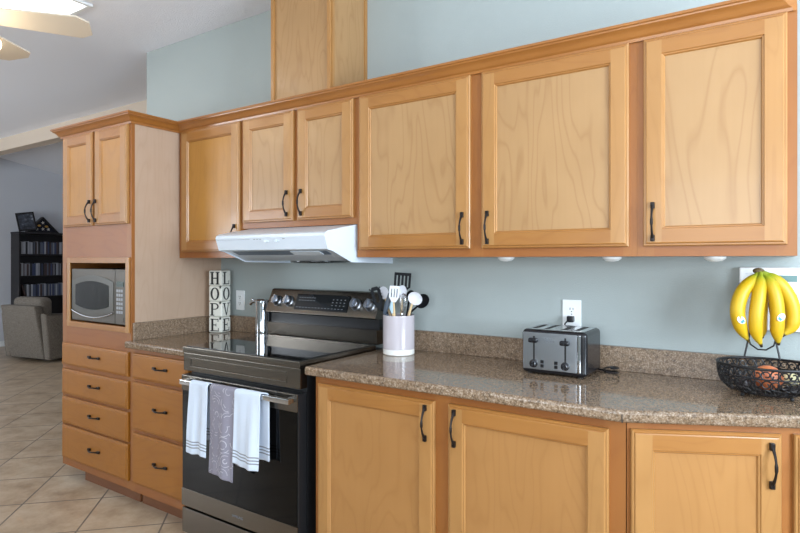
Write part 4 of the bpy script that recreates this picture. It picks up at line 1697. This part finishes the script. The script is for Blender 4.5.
b.box(-hw + .002, hw - .002, -.295, .40, .09, .30, bev=.02)
obj('seat_base', b, 'tweed', t, angle=60)
b = B(MA)
b.box(-hw + .004, hw - .004, -.215, .43, .301, .45, bev=.04, seg=4)
obj('seat_cushion', b, 'tweed', t, angle=60)
obj('swivel_base', B(MA).lathe([(.27, .0005), (.27, .02), (.06, .03), (.06, .0895)], (0, .03, 0), 28), 'black', t)

# ---------------------------------------------------------------- ceiling: fan and skylight
FH_ = Vector((-2.165, -1.415, 2.50))
t = thing('ceiling_fan', 'white ceiling fan with pale blades and lit glass shades, upper left', 'ceiling fan', FH_)
obj('motor', B().lathe([(.05, .10), (.13, .07), (.15, .02), (.15, -.03), (.10, -.06), (.06, -.07)], FH_, 32), 'fan_white', t)
obj('downrod', B().lathe([(.014, .1005), (.014, .2795)], FH_, 14), 'fan_white', t)
obj('canopy', B().lathe([(.04, .28), (.075, .32), (.075, .3425)], FH_, 24), 'fan_white', t)
az = [54.4 + 72 * k for k in range(5)]
for a in az:
    Ma = Matrix.Translation(FH_) @ Matrix.Rotation(math.radians(a), 4, 'Z') @ Matrix.Rotation(math.radians(-10), 4, 'X')
    b = B(Ma)
    w0, w1 = .068, .094
    pts = [(.20, -w0), (.595, -w1), (.645, -w1 + .04), (.645, w1 - .04), (.595, w1), (.20, w0)]
    b.prism(pts, 'z', -.004, .004)
    bl_ = obj('blade', b, 'fan_blade', t)
    b = B(Ma)
    b.prism([(.14, -.02), (.26, -.035), (.26, .035), (.14, .02)], 'z', .0042, .009)
    obj('blade_bracket', b, 'fan_white', bl_)
obj('light_fitter', B().lathe([(.05, -.0705), (.05, -.11), (.02, -.13)], FH_, 24), 'fan_white', t)
for k in range(4):
    a = math.radians(33 + 90 * k)
    c_ = FH_ + Vector((math.cos(a) * .20, math.sin(a) * .20, -.09))
    b = B(Matrix.Translation(c_) @ Matrix.Rotation(a, 4, 'Z') @ Matrix.Rotation(math.radians(-28), 4, 'Y'))
    b.lathe([(.028, .02), (.045, -.01), (.062, -.06), (.070, -.10)], (0, 0, 0), 24, cap=False)
    b.lathe([(.066, -.099), (.001, -.070)], (0, 0, 0), 24, cap=False)
    gs = obj('glass_shade', b, 'fan_glass', t)
    b = B()
    b.tube([FH_ + Vector((math.cos(a) * .045, math.sin(a) * .045, -.09)), FH_ + Vector((math.cos(a) * .10, math.sin(a) * .10, -.075)), c_ + Vector((0, 0, .02))], .01, 8)
    obj('shade_arm', b, 'fan_white', gs)
t = thing('skylight', 'bright daylit skylight panel in ceiling above the fan, top left', 'skylight', (-2.57, -1.25, 2.843))
obj('diffuser', B().box(-2.84, -2.30, -1.85, -.645, 2.834, 2.8425), 'skylight', t)
b = B()
for q in ((-2.865, -2.275, -.645, -.620), (-2.865, -2.275, -1.875, -1.85), (-2.865, -2.84, -1.85, -.645), (-2.30, -2.275, -1.85, -.645)):
    b.box(q[0], q[1], q[2], q[3], 2.828, 2.8425, bev=.002)
obj('surround', b, 'white_plastic', t)
